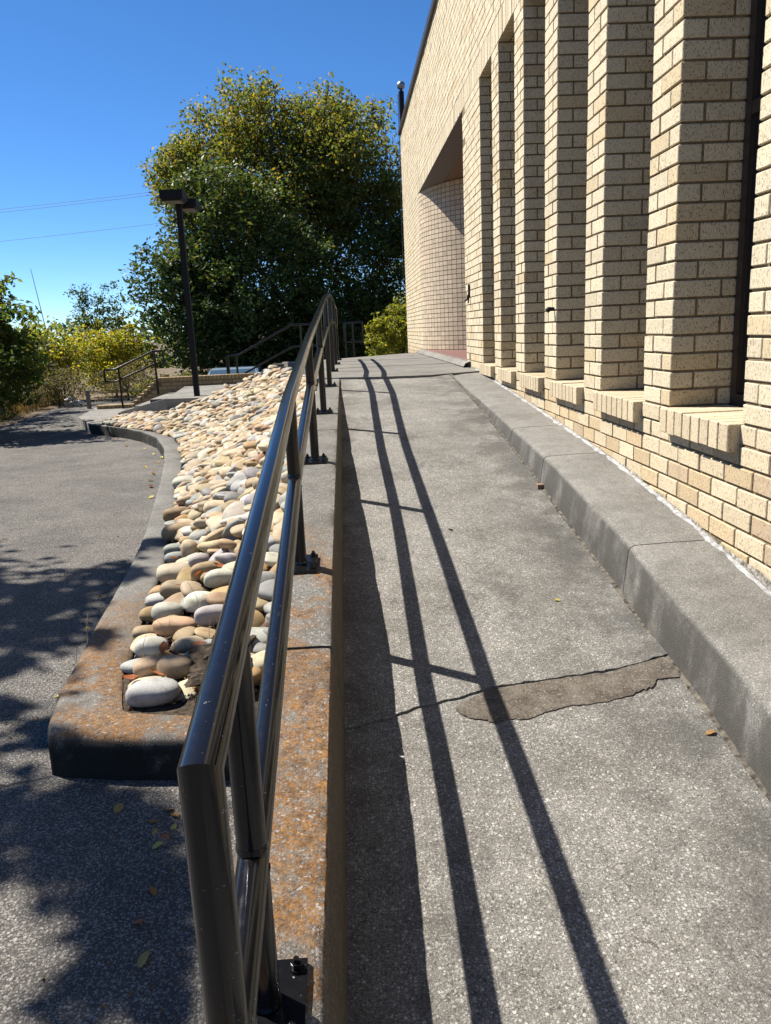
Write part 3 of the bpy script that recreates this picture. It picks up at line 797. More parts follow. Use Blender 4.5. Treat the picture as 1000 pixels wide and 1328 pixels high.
# ------------------------------------------------------------------ brick building
CH, MO = .0762, .2127                             # course height, stretcher module
J = .0105
ZS, ZH = -.385, -.385 + 35 * .0762                # sill top, head of the openings
DEP = .0975                                        # brick depth (header width)
bld = tag(empty('brick_building', (3, 8, -.5)), 'buff brick building with tall narrow recessed windows and a curved entrance bay', 'building')
bricks = []                                        # (x0,x1,y0,y1,z0,z1, tint)
def tint(z, y):
    j = random.gauss(1, .045); b = np.array((.545, .475, .335))
    if random.random() < .14: b = np.array((.50, .41, .26))
    if z < ZS - .09 and random.random() < .5: b = np.array((.48, .385, .245)) if random.random() < .6 else np.array((.40, .32, .22))
    return tuple(np.clip(b * j, .05, .75))
def brick(x0, x1, y0, y1, z0, z1):
    jit = random.gauss(0, .0012)
    bricks.append((x0 + jit, x1, y0, y1, z0, z1, tint(z0, y0)))
P0 = 3.395
PITCH = 4.5 * MO; PW_ = 1.5 * MO - J; OPEN = 3 * MO
corners = [P0 + PITCH * k for k in range(-3, 6)]   # the near edge (towards the camera) of every pier
ENT0, ENT1 = 9.32, 14.77                           # entrance bay
FAR = 18.4
XG = XW + .262                                     # plane of the window frames
# piers
for c in corners:
    last = (c == corners[-1])
    for k in range(35):
        z0 = ZS + k * CH + J / 2; z1 = ZS + (k + 1) * CH - J / 2
        if k % 2 == 0:
            brick(XW, XW + MO - J, c, c + DEP, z0, z1)
            brick(XW + MO, XG + .01, c + .002, c + DEP, z0, z1)
            y = c + DEP + J
        else:
            brick(XW, XW + DEP, c, c + MO - J, z0, z1)
            brick(XW + DEP + J, XG + .01, c + .002, c + DEP, z0, z1)
            y = c + MO
        end = (c + PW_) if not last else ENT0
        while y < end - .02:
            y2 = min(y + MO - J, end)
            if end - y2 < .05 and y2 < end: y2 = end
            if not last and k % 2 == 1: brick(XW, XW + MO - J, y, y2, z0, z1)
            else: brick(XW, XW + DEP, y, y2, z0, z1)
            y = y2 + J
# solid facade beyond the entrance
for k in range(-3, 35):
    z0 = ZS + k * CH + J / 2; z1 = ZS + (k + 1) * CH - J / 2
    y = ENT1 + (0 if k % 2 else -MO / 2)
    while y < FAR - .02:
        a, b_ = max(y, ENT1), min(y + MO - J, FAR)
        if b_ - a > .03: brick(XW, XW + DEP, a, b_, z0, z1)
        y += MO
# soldier course over all openings
y = -.2; 
while y < FAR:
    brick(XW, XW + DEP, y, min(y + CH - J, FAR), ZH + J / 2, ZH + MO - J / 2); y += CH
# underside of the heads (rowlock soffits)
for c in corners:
    y = c - OPEN
    while y < c - .02:
        brick(XW + DEP + J, XG + .01, y, y + CH - J, ZH + J / 2, ZH + .10); y += CH
# upper wall
ZU = ZH + MO; NU = 21
for k in range(NU):
    z0 = ZU + k * CH + J / 2; z1 = ZU + (k + 1) * CH - J / 2
    y = .3 - (MO / 2 if k % 2 else 0)
    while y < FAR - .02:
        brick(XW, XW + DEP, y, min(y + MO - J, FAR), z0, z1); y += MO
ZTOP = ZU + NU * CH
# courses under the sills
for k in range(-1, -12, -1):
    z0 = ZS + k * CH + J / 2; z1 = ZS + (k + 1) * CH - J / 2
    y = P0 - 20 * MO + (MO * .5 if k % 2 else 0)
    while y < ENT0 - .03:
        a, b_ = y, min(y + MO - J, ENT0)
        y += MO
        if z1 < kerb_z((a + b_) / 2) + .012: continue
        if b_ < .3: continue
        brick(XW, XW + DEP, a, b_, z0, z1)
# split into single bricks (largest in the picture) and the joined rest
B = np.array([b[:6] for b in bricks]); T = np.array([b[6] for b in bricks])
cx, cy, cz = (B[:, 0] + B[:, 1]) / 2, (B[:, 2] + B[:, 3]) / 2, (B[:, 4] + B[:, 5]) / 2
px, py, d = to_px(np.c_[B[:, 0], cy, cz])
infr = (px > -20) & (px < 1030) & (py > -25) & (py < 1350) & (d > .2)
area_front = (B[:, 3] - B[:, 2]) * (B[:, 5] - B[:, 4]) * XW / np.maximum(d, .3) ** 3
isret = np.zeros(len(B), bool)
for c in corners: isret |= (np.abs(B[:, 2] - c) < .004)
area_ret = np.where(isret, (B[:, 1] - B[:, 0]) * (B[:, 5] - B[:, 4]) / np.maximum(d, .3) ** 2 * cy / np.maximum(d, .3), 0)
front_vis = (B[:, 0] < XW + .01)
score = np.where(infr, area_front * front_vis + area_ret, 0)
rank = np.argsort(-score)
single = set(int(i) for i in rank[:252])
unit_cache = {}
def chamfer_box(dx, dy, dz, r=.0028):
    bm = bmesh.new(); bmesh.ops.create_cube(bm, size=1)
    for v in bm.verts: v.co = Vector((v.co.x * dx, v.co.y * dy, v.co.z * dz))
    bmesh.ops.bevel(bm, geom=bm.edges[:], offset=r, segments=1, affect='EDGES')
    me = bpy.data.meshes.new('brick'); bm.to_mesh(me); bm.free(); me.materials.append(M['brick']); return me
def single_brick(b, t, parent):
    key = (round(b[1] - b[0], 3), round(b[3] - b[2], 3), round(b[5] - b[4], 3))
    if key not in unit_cache: unit_cache[key] = chamfer_box(*key)
    o = link(bpy.data.objects.new('brick', unit_cache[key]), parent)
    o.location = Vector(((b[0] + b[1]) / 2, (b[2] + b[3]) / 2, (b[4] + b[5]) / 2)) - parent_loc(parent)
    o.rotation_euler = (random.gauss(0, .004), 0, random.gauss(0, .003)); o.color = (*t, 1)
    return o
for i in single: single_brick(B[i], T[i], bld)
rest = [i for i in range(len(B)) if i not in single]
Q = np.array([(0, 3, 2, 1), (4, 5, 6, 7), (0, 1, 5, 4), (1, 2, 6, 5), (2, 3, 7, 6), (3, 0, 4, 7)])
def boxes_mesh(name, BB, TT, mat, parent):
    n = len(BB); V = np.zeros((n, 8, 3))
    ix = [(0, 2, 4), (1, 2, 4), (1, 3, 4), (0, 3, 4), (0, 2, 5), (1, 2, 5), (1, 3, 5), (0, 3, 5)]
    for k, (a, b_, c) in enumerate(ix): V[:, k, 0] = BB[:, a]; V[:, k, 1] = BB[:, b_]; V[:, k, 2] = BB[:, c]
    F = (Q[None] + (np.arange(n) * 8)[:, None, None]).reshape(-1, 4)
    return np_mesh(name, V.reshape(-1, 3), F, mat, parent, np.repeat(TT, 6, axis=0))
o = boxes_mesh('brick_courses', B[rest], T[rest], M['bricks'], bld); o['kind'] = 'stuff'; o['label'] = 'remaining buff brick courses of the facade'
# curved wall of the entrance: headers on a quarter round
RAD = 2.0; CV = []; CF = []; CT = []; off = 0
def arc(th, r): return (XW + RAD - r * math.cos(th), ENT1 - r * math.sin(th))
dth = (DEP + J) / RAD
for k in range(-2, 35):
    z0 = ZS + k * CH + J / 2; z1 = ZS + (k + 1) * CH - J / 2
    th = .004 + (0 if k % 2 else dth * .0)
    while th < math.pi / 2:
        a, b_ = th, th + dth - J / RAD; P = [arc(a, RAD), arc(b_, RAD), arc(b_, RAD - .15), arc(a, RAD - .15)]
        V8 = [(*p, z0) for p in P] + [(*p, z1) for p in P]
        CV += V8; CF += [tuple(i + off for i in q) for q in [(0, 1, 5, 4), (1, 2, 6, 5), (3, 0, 4, 7), (4, 5, 6, 7), (3, 2, 1, 0)]]; off += 8
        t_ = np.array((.53, .435, .32)) * random.gauss(1, .07); CT += [t_] * 5; th += dth
o = np_mesh('curved_brick_wall', np.array(CV), np.array(CF), M['bricks'], bld, np.array(CT)); o['kind'] = 'stuff'
o['label'] = 'curved wall of small pinkish brick headers in the entrance bay'
V = []; n = 40
for i in range(n + 1):
    p = arc(math.pi / 2 * i / n, RAD - .008); V += [(*p, -.56), (*p, ZH + .02)]
mobj('curved_mortar', V, [(2 * i, 2 * i + 2, 2 * i + 3, 2 * i + 1) for i in range(n)], M['mortar'], bld)
# mortar bed behind the bricks
E_ = .0075; mb = MB()
for c in corners:
    end = c + PW_ - .006 if c != corners[-1] else ENT0 - .006
    mb.box(XW + E_, XG + .005, c + E_, end, ZS - .02, ZH + .02)
mb.box(XW + E_, XW + .30, .3, ENT0 - .006, -2.0, ZS - .11)
for c in corners[:-1]: mb.box(XW + E_ + .001, XW + .29, c + E_, c + PW_ - .006, ZS - .115, ZS - .019)
mb.box(XW + E_, XW + .29, corners[-1] + E_, ENT0 - .006, ZS - .115, ZS - .019)
mb.box(XW + E_, XW + .3, ENT1 + .001, FAR - .006, -.75, ZH + .02)
mb.box(XW + E_, XW + .35, .3, FAR - .006, ZH + .022, ZTOP - .01)
mb.build('mortar', M['mortar'], bld)
mb = MB(); mb.box(XW + .36, 14, .3, FAR, ZH + .4, ZTOP - .02).box(XW + .4, 14, FAR - .3, FAR - .004, -.8, ZH + .39).box(5.5, 14, ENT0 - .6, FAR - .31, -.8, ZH + .39).build('building_core', M['soffit'], bld)
MB().box(XW + .002, 5.5, ENT0 - .3, ENT0 - .008, -.8, ZH + .01).build('entrance_jamb', M['mortar'], bld)
# roof coping
MB().box(XW - .045, XW + .5, .2, FAR + .045, ZTOP - .035, ZTOP + .05).build('roof_coping', M['coping'], bld)
# entrance soffit, ceiling, floor
MB().box(XW + .001, 1.70, ENT0, ENT1 + 1.0, ZH + .001, ZH + .02).build('soffit', M['soffit'], bld)
MB().box(1.703, 5.6, ENT0, ENT1 + 1.0, ZH + .016, ZH + .04).build('entrance_ceiling', M['ceiling'], bld)
MB().box(XW - .01, 5.6, ENT0 - .02, ENT1 + .02, -.58, -.395).build('entrance_floor', M['red_floor'], bld)
bead_pts = [(-.0, ENT0 - .3), (-.02, 10.5), (-.10, 12), (-.16, 13.4), (-.06, 14.6), (0, 15.2)]
V = []
for i in range(60):
    y = ENT0 - .3 + i * (15.2 - ENT0 + .3) / 59; w = .015 + .01 * mnoise.noise(Vector((y * 9, 0, 0)))
    V += [(XW - .07 - w, y, -.452), (XW - .06, y, -.415 + .012 * mnoise.noise(Vector((y * 14, 2, 0)))), (XW + .01, y, -.392)]
o = mobj('threshold_bead', V, [(3 * i + k, 3 * i + 3 + k, 3 * i + 4 + k, 3 * i + 1 + k) for i in range(59) for k in (0, 1)], M['slab'], bld)
# crumbling base under the lowest courses
V = []; ys = np.arange(1.4, ENT0, .02)
for y in ys:
    zt = kerb_z(y)
    for k in range(5):
        u = k / 4
        V.append((XW - .004 + .006 * mnoise.noise(Vector((y * 40, u * 5, 1))) - .008 * (1 - u), y, zt - .01 + u * (.028 + .075 * (1 - sstep(1.7, 3.0, y))) * (1 + .6 * mnoise.noise(Vector((y * 6, 1, 1))))))
o = mobj('crumbled_base', V, [(j * 5 + i, (j + 1) * 5 + i, (j + 1) * 5 + i + 1, j * 5 + i + 1) for j in range(len(ys) - 1) for i in range(4)], M['rubble'], bld)
# windows: sills of rowlock bricks, frame, pane
for c in corners:
    y0 = c - OPEN
    if y0 < .3: continue
    sill = mobj('window_sill', *(lambda q: (q.v, q.f))(MB().box(XW - .034, XG, y0 + .006, c - .014, ZS - .098, ZS - .006)), M['mortar'], bld)
    sw = OPEN / 8
    for i in range(8):
        a = y0 + i * sw + .004; e = a + sw - .009
        single_brick((XW - .043, XG - .002, a, e, ZS - .102 + random.gauss(0, .001), ZS + random.gauss(0, .0015)), tuple(np.array((.50, .43, .30)) * random.gauss(1, .07)), sill)
    w = link(bpy.data.objects.new('window', mesh_data('window', *(lambda q: (q.v, q.f))(
        MB().box(0, .05, -OPEN + .002, -OPEN + .05, 0, ZH - ZS).box(0, .05, -.06, -.012, 0, ZH - ZS).box(0, .05, -OPEN + .051, -.061, 0, .05).box(0, .05, -OPEN + .051, -.061, ZH - ZS - .05, ZH - ZS)
        .box(.002, .048, -OPEN + .051, -.061, 1.15, 1.20)), M['bronze'])), bld)
    w.location = Vector((XG, c, ZS)) - Vector(bld.location)
    p_ = MB().box(XG + .02, XG + .03, y0 + .045, c - .055, ZS + .04, ZH - .04); p_.build('pane', M['glass'], w)
    MB().box(XG + .3, XG + .32, y0 - .1, c + .2, ZS - .1, ZH + .1).build('blind', M['bronze'], w)
# small fittings on the piers
hk = tag(empty('wall_hook', (XW, 9.0, .3)), 'small black bent hook fixed to the wide brick pier beside the entrance', 'hook')
MB().box(XW - .02, XW + .004, 8.985, 9.015, .30, .44).tube([(XW - .02, 9, .33), (XW - .035, 8.98, .28), (XW - .06, 8.95, .265)], .010, 8).tube([(XW - .015, 9, .30), (XW - .02, 9.01, .24)], .008, 8).build('hook_body', M['black_metal'], hk)
an = tag(MB().tube([(XW + .01, 5.36, .08), (XW - .045, 5.36, .085)], .012, 8).tube([(XW - .03, 5.36, .085), (XW - .05, 5.36, .07)], .017, 8).build('wall_anchor', M['black_metal']), 'tiny dark anchor bolt sticking out of a brick pier', 'anchor')

# ------------------------------------------------------------------ pole with a ball behind the building corner
fp = tag(empty('ball_topped_pole', (1.72, 22, -2)), 'dark pole with a silver ball on top rising behind the building corner', 'pole')
autosmooth(MB().tube([(1.72, 22, -2.5), (1.72, 22, 5.88)], .07, 14).build('pole_shaft', M['black_metal'], fp))
MB().tube([(1.72, 22, 5.88), (1.72, 22, 5.95)], .03, 10).build('truck', M['black_metal'], fp)
bm = bmesh.new(); bmesh.ops.create_uvsphere(bm, u_segments=18, v_segments=12, radius=.105)
for v in bm.verts: v.co += Vector((0, 0, 8.02))
me = bpy.data.meshes.new('ball'); bm.to_mesh(me); bm.free(); me.materials.append(M['steel']); me.polygons.foreach_set('use_smooth', [True] * len(me.polygons))
link(bpy.data.objects.new('ball', me), fp)
MB().tube([(1.63, 21.95, 5.8), (1.60, 21.95, 1.0)], .008, 6).build('halyard', M['dark_wire'], fp)

# ------------------------------------------------------------------ far stairs: brick cheek wall, landing, steps, handrails
sw_ = tag(empty('stair_wall', (-4, 17, -1.4)), 'low buff brick wall stepping up beside the far stairs', 'wall')
YS = 17.0
def top_at(x): return interp(x, [-5.32, -4.6, -4.02, 3], [-1.31, -1.31, -.79, -.77])
bl = []; bt = []
for k in range(0, 10):
    z0 = -1.50 + k * .076
    x = -5.32 + (.1 if k % 2 else 0) - .2
    while x < 1.4:
        a, b_ = max(x, -5.32), min(x + .20, 1.4); x += .2127
        zt = min(top_at(a), top_at(b_)) - .085
        if b_ - a < .04 or z0 + .066 > zt + .03: continue
        bl.append((a, b_, YS, YS + .1, z0 + .005, min(z0 + .070, zt))); bt.append(np.array((.34, .26, .15)) * random.gauss(1, .09))
BLA = np.array(bl); BTA = np.array(bt)
sel = list(np.argsort(np.abs(BLA[:, 0] + 3.9))[:150])
for i in sel: single_brick(BLA[i], BTA[i], sw_)
rest2 = [i for i in range(len(bl)) if i not in set(sel)]
o = boxes_mesh('brick_courses', BLA[rest2], BTA[rest2], M['bricks'], sw_); o['kind'] = 'stuff'
def cheek(y0, y1, dz, name, mat, inset=0):
    X = [-5.32 + inset, -4.6, -4.02, 1.4]
    V = [(x, y, z) for y in (y0, y1) for x in X for z in (-1.55, top_at(x) + dz)]
    F = []
    for i in range(3):
        a = 2 * i; F += [(a, a + 2, a + 3, a + 1), (8 + a, 8 + a + 1, 8 + a + 3, 8 + a + 2), (a + 1, a + 3, 8 + a + 3, 8 + a + 1)]
    F += [(0, 1, 9, 8), (6, 14, 15, 7)]
    return mobj(name, V, F, mat, sw_)
cheek(YS + .007, YS + .19, -.088, 'mortar', M['mortar'], .008)
x = -5.33
while x < 1.4:                                      # rowlock cap follows the slope
    z = top_at(x + .035); b = (x, x + .068, YS - .012, YS + .2, z - .088, z)
    if x < -1.5: single_brick(b, tuple(np.array((.34, .255, .145)) * random.gauss(1, .09)), sw_)
    else:
        single_brick(b, (.48, .38, .23), sw_)
    x += .0775
# mid landing and steps
tag(land_slab('far_landing', [(-3.12, 13.7), (-2.2, 13.45), (-1.2, 13.6), (-1.0, 16.98), (-3.45, 16.98)], -.99, .3, M['slab']), None, None)
stp = tag(empty('stairs', (-4, 16, -1.3)), 'short flight of concrete steps going down to the lot beside the brick wall', 'stairs', kind='structure')
for i in range(3):
    zt = -1.10 - i * .11; x1 = -3.455 - i * .31
    MB().box(x1 - .31, x1 - .002, 15.2, 16.97, -1.6, zt).build('step', M['slab'], stp)
b = MB(); b.add([(-4.32, 15.15, -1.42), (-3.2, 14.35, -1.42), (-3.2, 14.5, -1.42), (-4.32, 15.3, -1.42), (-4.32, 15.15, -1.30), (-3.2, 14.35, -1.02), (-3.2, 14.5, -1.02), (-4.32, 15.3, -1.30)],
                [(0, 3, 2, 1), (4, 5, 6, 7), (0, 1, 5, 4), (1, 2, 6, 5), (2, 3, 7, 6), (3, 0, 4, 7)])
tag(b.build('sloped_kerb', M['slab']), 'narrow sloping concrete kerb between the stones and the far steps', 'kerb')
b = MB(); b.add([(-2.2, 13.5, -1.2), (-1.12, 13.36, -1.2), (-1.12, 13.5, -1.2), (-2.2, 13.64, -1.2), (-2.2, 13.5, -.97), (-1.25, 13.38, -.49), (-1.25, 13.52, -.49), (-2.2, 13.64, -.97)],
                [(0, 3, 2, 1), (4, 5, 6, 7), (0, 1, 5, 4), (1, 2, 6, 5), (2, 3, 7, 6), (3, 0, 4, 7)])
b.box(-1.25, -.35, 13.36, 13.5, -1.0, -.485)
tag(b.build('upper_kerb', M['slab']), 'low concrete kerb closing the top of the stone bed by the landing', 'kerb')
def pipe_rail(name, label, top, mid, posts, r=.024, mat='rail', group=None):
    root = tag(empty(name, posts[0][0]), label, 'handrail', group)
    autosmooth(MB().tube(top, r, 10).build('top_rail', M[mat], root)); autosmooth(MB().tube(mid, r * .9, 10).build('mid_rail', M[mat], root))
    for a, b_ in ((top[0], mid[0]), (top[-1], mid[-1])): MB().tube([a, b_], r * .9, 10).build('end_loop', M[mat], root)
    for a, b_ in posts: MB().tube([a, b_], r * .95, 10).build('post', M[mat], root)
    return root
yR = 16.9
pipe_rail('stair_handrail', 'lower black pipe handrail sloping down left beside the brick stair wall',
          [(-5.06, yR, -.575), (-4.84, yR, -.575), (-4.02, yR, -.24), (-3.82, yR, -.24)], [(-5.06, yR, -.82), (-4.84, yR, -.82), (-4.02, yR, -.50), (-3.82, yR, -.50)],
          [((-4.76, yR, -1.39), (-4.76, yR, -.545)), ((-4.0, yR, -1.12), (-4.0, yR, -.235))])
y2 = 17.3
pipe_rail('stair_handrail', 'upper black pipe handrail sloping up to the top landing behind the main railing',
          [(-2.58, y2, -.41), (-2.32, y2, -.40), (-1.16, y2, .17), (-.55, y2, .18)], [(-2.58, y2, -.84), (-2.30, y2, -.83), (-1.16, y2, -.28), (-.55, y2, -.27)],
          [((-2.55, y2, -1.3), (-2.55, y2, -.41)), ((-2.37, y2, -1.3), (-2.37, y2, -.40)), ((-.97, y2, -1.0), (-.97, y2, .17)), ((-.62, y2, -1.0), (-.62, y2, .18))])
y3 = 18.0
pipe_rail('landing_handrail', 'short black handrail standing beyond the far edge of the ramp landing',
          [(-.05, y3, .17), (.36, y3, .18)], [(-.05, y3, -.24), (.36, y3, -.24)], [((.14, y3, -1.2), (.14, y3, .17)), ((-.03, y3, -1.2), (-.03, y3, .17))])
tag(land_slab('top_landing', [(-1.1, 13.8), (-.2, 13.9), (.9, 15.2), (1.05, 19.5), (-1.1, 19.5)], -.75, .3, M['slab']), None, None)

# ------------------------------------------------------------------ lamp post
lp = tag(empty('lamp_post', (-2.44, 14, -1.06)), 'tall black lamp post with two shoebox heads standing in the stone bed', 'lamp')
MB().box(-2.695, -2.605, 13.955, 14.045, -1.28, 2.26).build('pole', M['black_metal'], lp)
MB().box(-2.85, -2.45, 13.80, 14.2, -1.45, -1.20).build('footing', M['slab'], lp)
def head(x0, x1, y0, y1, z0, z1):
    h = MB().box(x0, x1, y0, y1, z0 + .03, z1).add([(x0 + .02, y0 + .02, z0 + .03), (x1 - .02, y0 + .02, z0 + .03), (x1 - .02, y1 - .02, z0 + .03), (x0 + .02, y1 - .02, z0 + .03),
         (x0 + .03, y0 + .03, z0), (x1 - .03, y0 + .03, z0), (x1 - .03, y1 - .03, z0), (x0 + .03, y1 - .03, z0)], [(0, 1, 5, 4), (1, 2, 6, 5), (2, 3, 7, 6), (3, 0, 4, 7), (4, 5, 6, 7)]).build('lamp_head', M['black_metal'], lp)
    MB().box(x0 + .05, x1 - .05, y0 + .05, y1 - .05, z0 - .006, z0 - .001).build('lens', M['soffit'], h)
head(-2.83, -2.47, 13.42, 13.82, 2.13, 2.29)
head(-2.72, -2.40, 14.20, 14.70, 2.12, 2.27)
MB().box(-2.69, -2.61, 13.82, 13.954, 2.16, 2.24).build('arm', M['black_metal'], lp)
MB().box(-2.69, -2.61, 14.046, 14.20, 2.16, 2.24).build('arm', M['black_metal'], lp)

# ------------------------------------------------------------------ foliage
def leaves(centers, size, aspect, cols, droop=.3, jit=.35, facing=None):
    """numpy leaf quads (folded kite) at the given points"""
    n = len(centers)
    yaw = rng.uniform(0, 2 * np.pi, n); pit = rng.normal(-droop, .55, n); rol = rng.normal(0, .8, n)
    cy_, sy_ = np.cos(yaw), np.sin(yaw); cp, sp = np.cos(pit), np.sin(pit)
    d = np.c_[cy_ * cp, sy_ * cp, sp]
    s0 = np.c_[-sy_, cy_, np.zeros(n)]; u0 = np.cross(d, s0)
    cr, sr = np.cos(rol)[:, None], np.sin(rol)[:, None]
    s_ = s0 * cr + u0 * sr
    L = size * rng.uniform(1 - jit, 1 + jit, n)[:, None]; Wd = L * aspect
    V = np.empty((n, 4, 3)); V[:, 0] = centers - d * L * .5; V[:, 1] = centers + s_ * Wd * .5; V[:, 2] = centers + d * L * .5; V[:, 3] = centers - s_ * Wd * .5
    F = np.arange(n * 4).reshape(n, 4)
    return V.reshape(-1, 3), F, cols
def blob_points(blobs, nclump, per, spread, shell=.55):
    """clump centres in the blobs' outer shells, leaves gaussian around each"""
    vol = np.array([b[3] * b[4] * b[5] for b in blobs]) ** .75; vol /= vol.sum()
    ids = rng.choice(len(blobs), nclump, p=vol)
    d = rng.normal(size=(nclump, 3)); d /= np.linalg.norm(d, axis=1)[:, None]
    r = shell + (1 - shell) * rng.uniform(0, 1, nclump) ** .7
    r *= rng.uniform(.85, 1.12, nclump)
    Bq = np.array(blobs)
    C_ = Bq[ids, :3] + d * r[:, None] * Bq[ids, 3:6]
    sc = spread * rng.uniform(.5, 1.4, nclump)
    g_ = rng.normal(size=(nclump * per, 3)); g_ *= np.minimum(1, 1.5 / np.linalg.norm(g_, axis=1))[:, None]
    P = np.repeat(C_, per, axis=0) + g_ * np.repeat(sc, per)[:, None] * (1, 1, .75)
    return C_, P
def mixcols(P, pal, w, zgrad=None, cl=1):
    n = len(P); idx = rng.choice(len(pal), n, p=np.array(w) / np.sum(w)); c = np.array(pal)[idx]
    if zgrad is not None:
        pal2, z0, z1 = zgrad; k = np.clip((P[:, 2] - z0) / (z1 - z0) + rng.normal(0, .22, n), 0, 1)[:, None]
        c2 = np.array(pal2)[rng.choice(len(pal2), n)]; sel_ = rng.uniform(size=n)[:, None] < k * .85
        c = np.where(sel_, c2, c)
    return c * rng.uniform(.7, 1.3, n)[:, None]
def limb_tree(root, base, top, r0, targets, nl=12):
    b0, t0 = Vector(base), Vector(top)
    path = [b0.lerp(t0, u) + Vector((.15 * math.sin(u * 5), .12 * math.cos(u * 4), 0)) * (r0 * 4) for u in np.linspace(0, 1, 7)]
    o = autosmooth(MB().tube(path, r0, 10, True, r0 * .25).build('trunk', M['bark'], root), 60)
    mb = MB(); T_ = np.array(targets)
    for k in range(nl):
        q = Vector(T_[rng.integers(len(T_))]); u = random.uniform(.25, .85); s = b0.lerp(t0, u)
        mid_ = s.lerp(q, .5) + Vector((0, 0, .12 * (q - s).length)); rr = r0 * random.uniform(.18, .38)
        mb.tube([s, s.lerp(mid_, .55), mid_, mid_.lerp(q, .6), q], rr, 6, False, rr * .15)
    o2 = mb.build('limbs', M['bark'], root, True)
    return o
def tree(name, label, cat, base, blobs, nclump, per, spread, size, aspect, pal, w, mat, zgrad=None, trunk=None, shell=.55, group=None, nl=12, droop=.3):
    root = tag(empty(name, base), label, cat, group)
    lob = []
    for b in blobs:                                # smaller lobes breaking up the outline
        for _ in range(7):
            d = rng.normal(size=3); d /= np.linalg.norm(d); f_ = rng.uniform(.20, .36)
            lob.append((b[0] + d[0] * b[3] * .92, b[1] + d[1] * b[4] * .92, b[2] + d[2] * b[5] * .92, b[3] * f_, b[4] * f_, b[5] * f_ * 1.15))
    C1, P1 = blob_points(blobs, int(nclump * .62), per, spread, shell)
    C2, P2 = blob_points(lob, int(nclump * .38), per, spread * .8, .2)
    C_, P = np.vstack([C1, C2]), np.vstack([P1, P2])
    P = P[P[:, 2] > base[2] + .1]
    V, F, c = leaves(P, size, aspect, mixcols(P, pal, w, zgrad), droop)
    o = np_mesh('crown', V, F, M[mat], root, c); o['kind'] = 'stuff'
    if trunk: limb_tree(root, base, trunk[0], trunk[1], C_, nl)
    return root
DG = [(.040, .072, .026), (.060, .10, .033), (.09, .13, .042), (.025, .050, .019)]
YG = [(.17, .165, .035), (.22, .18, .04), (.14, .155, .035), (.25, .175, .04), (.11, .14, .04)]
MG = [(.085, .12, .03), (.055, .095, .028), (.12, .14, .035), (.14, .135, .035)]
# tall yellowing tree behind
tree('yellowing_tree', 'tall broad tree turning yellow at the top behind the dark magnolia', 'tree', (-1.6, 28.5, -2.6),
     [(-2.5, 28, 5.8, 2.4, 2.4, 2.2), (-.3, 28, 5.7, 2.2, 2.3, 2.1), (-4.1, 28, 4.9, 1.8, 2.0, 2.0), (1.0, 28, 4.6, 1.9, 2.2, 2.1), (-2.0, 28, 4.0, 4.0, 2.6, 2.2), (.6, 28, 2.0, 2.2, 2.2, 2.4),
      (.9, 28, -.2, 1.8, 2.0, 1.8), (-2.7, 28, 6.9, .9, 1.2, 1.1), (-.4, 28, 6.7, 1.1, 1.2, 1.0), (-4.9, 28, 5.2, .9, 1.2, 1.0), (1.7, 28, 3.4, .9, 1.2, 1.6)],
     2300, 46, .34, .115, .62, MG, (3, 3, 2, 2), 'leaf', (YG + MG, -1.0, 5.5), ((-1.4, 28.3, 6.5), .26), .25, nl=46, droop=.5)
tree('magnolia', 'dense dark glossy magnolia sweeping to the ground behind the lamp post', 'tree', (-3.6, 24.5, -2.5),
     [(-3.3, 24.5, 1.2, 2.7, 2.2, 3.1), (-3.9, 24.3, .3, 2.0, 2.0, 2.2), (-2.4, 24.3, 1.4, 2.3, 2.1, 2.9), (-4.4, 24.4, .9, 1.05, 1.5, 1.5), (-3.4, 24.5, 3.4, 1.7, 1.6, 1.4), (-1.6, 24.6, -.2, 1.8, 1.8, 1.8), (-4.7, 24.4, 2.2, .7, 1.0, .8)],
     1900, 38, .24, .145, .45, DG, (3, 3, 2, 2), 'waxy', (MG, .5, 5.5), ((-3.4, 24.5, 3.2), .22), .45, nl=26, droop=.1)
tree('shade_tree', 'dark green tree filling the gap below the yellowing tree beside the building', 'tree', (.3, 26, -2.6),
     [(.2, 26, .2, 1.7, 1.5, 1.8), (1.2, 26.5, 1.3, 1.2, 1.5, 2.2), (-.9, 26, -.6, 1.3, 1.3, 1.4)], 420, 40, .3, .12, .55, MG + DG, (2, 2, 1, 1, 3, 3, 2, 2), 'leaf', None, ((.4, 26, 1.5), .13), .3, nl=14)
tree('round_bush', 'rounded yellow green bush against the far corner of the building', 'bush', (1.35, 19.6, -.75),
     [(1.35, 19.6, -.05, .78, .7, .72), (1.0, 19.5, -.3, .55, .55, .5), (1.6, 19.6, .2, .6, .6, .55)], 330, 26, .085, .075, .6, [(.15, .17, .025), (.21, .21, .03), (.09, .12, .02), (.26, .24, .04)], (3, 3, 2, 1), 'leaf', None, ((1.35, 19.6, .1), .04), .55, nl=10)
# left background
tree('dark_leaning_tree', 'dark broadleaf tree leaning in at the left edge over the fence', 'tree', (-7.2, 14.5, -1.6),
     [(-7.0, 14.3, .05, 1.5, 1.2, .95), (-5.85, 14.4, -.30, .75, .9, .6), (-6.2, 14.4, .3, .75, .8, .65), (-6.4, 14.2, -.95, .7, .7, .45), (-7.4, 14.3, -.7, 1.1, 1.0, .7), (-6.6, 14.3, .45, .7, .8, .5)], 360, 40, .17, .11, .55, [(.04, .07, .02), (.06, .10, .025), (.085, .12, .03), (.14, .14, .03)], (3, 3, 2, 1), 'leaf', None, ((-7.0, 14.3, .3), .08), .35, nl=14)
br = tag(empty('overhanging_branch', (-6.9, 13.8, .5)), 'single leafy twig reaching into the sky at the far left', 'branch')
bp = [(-6.9, 13.8, .75), (-6.2, 13.8, 1.0), (-5.75, 13.8, 1.02), (-5.35, 13.8, 1.08)]
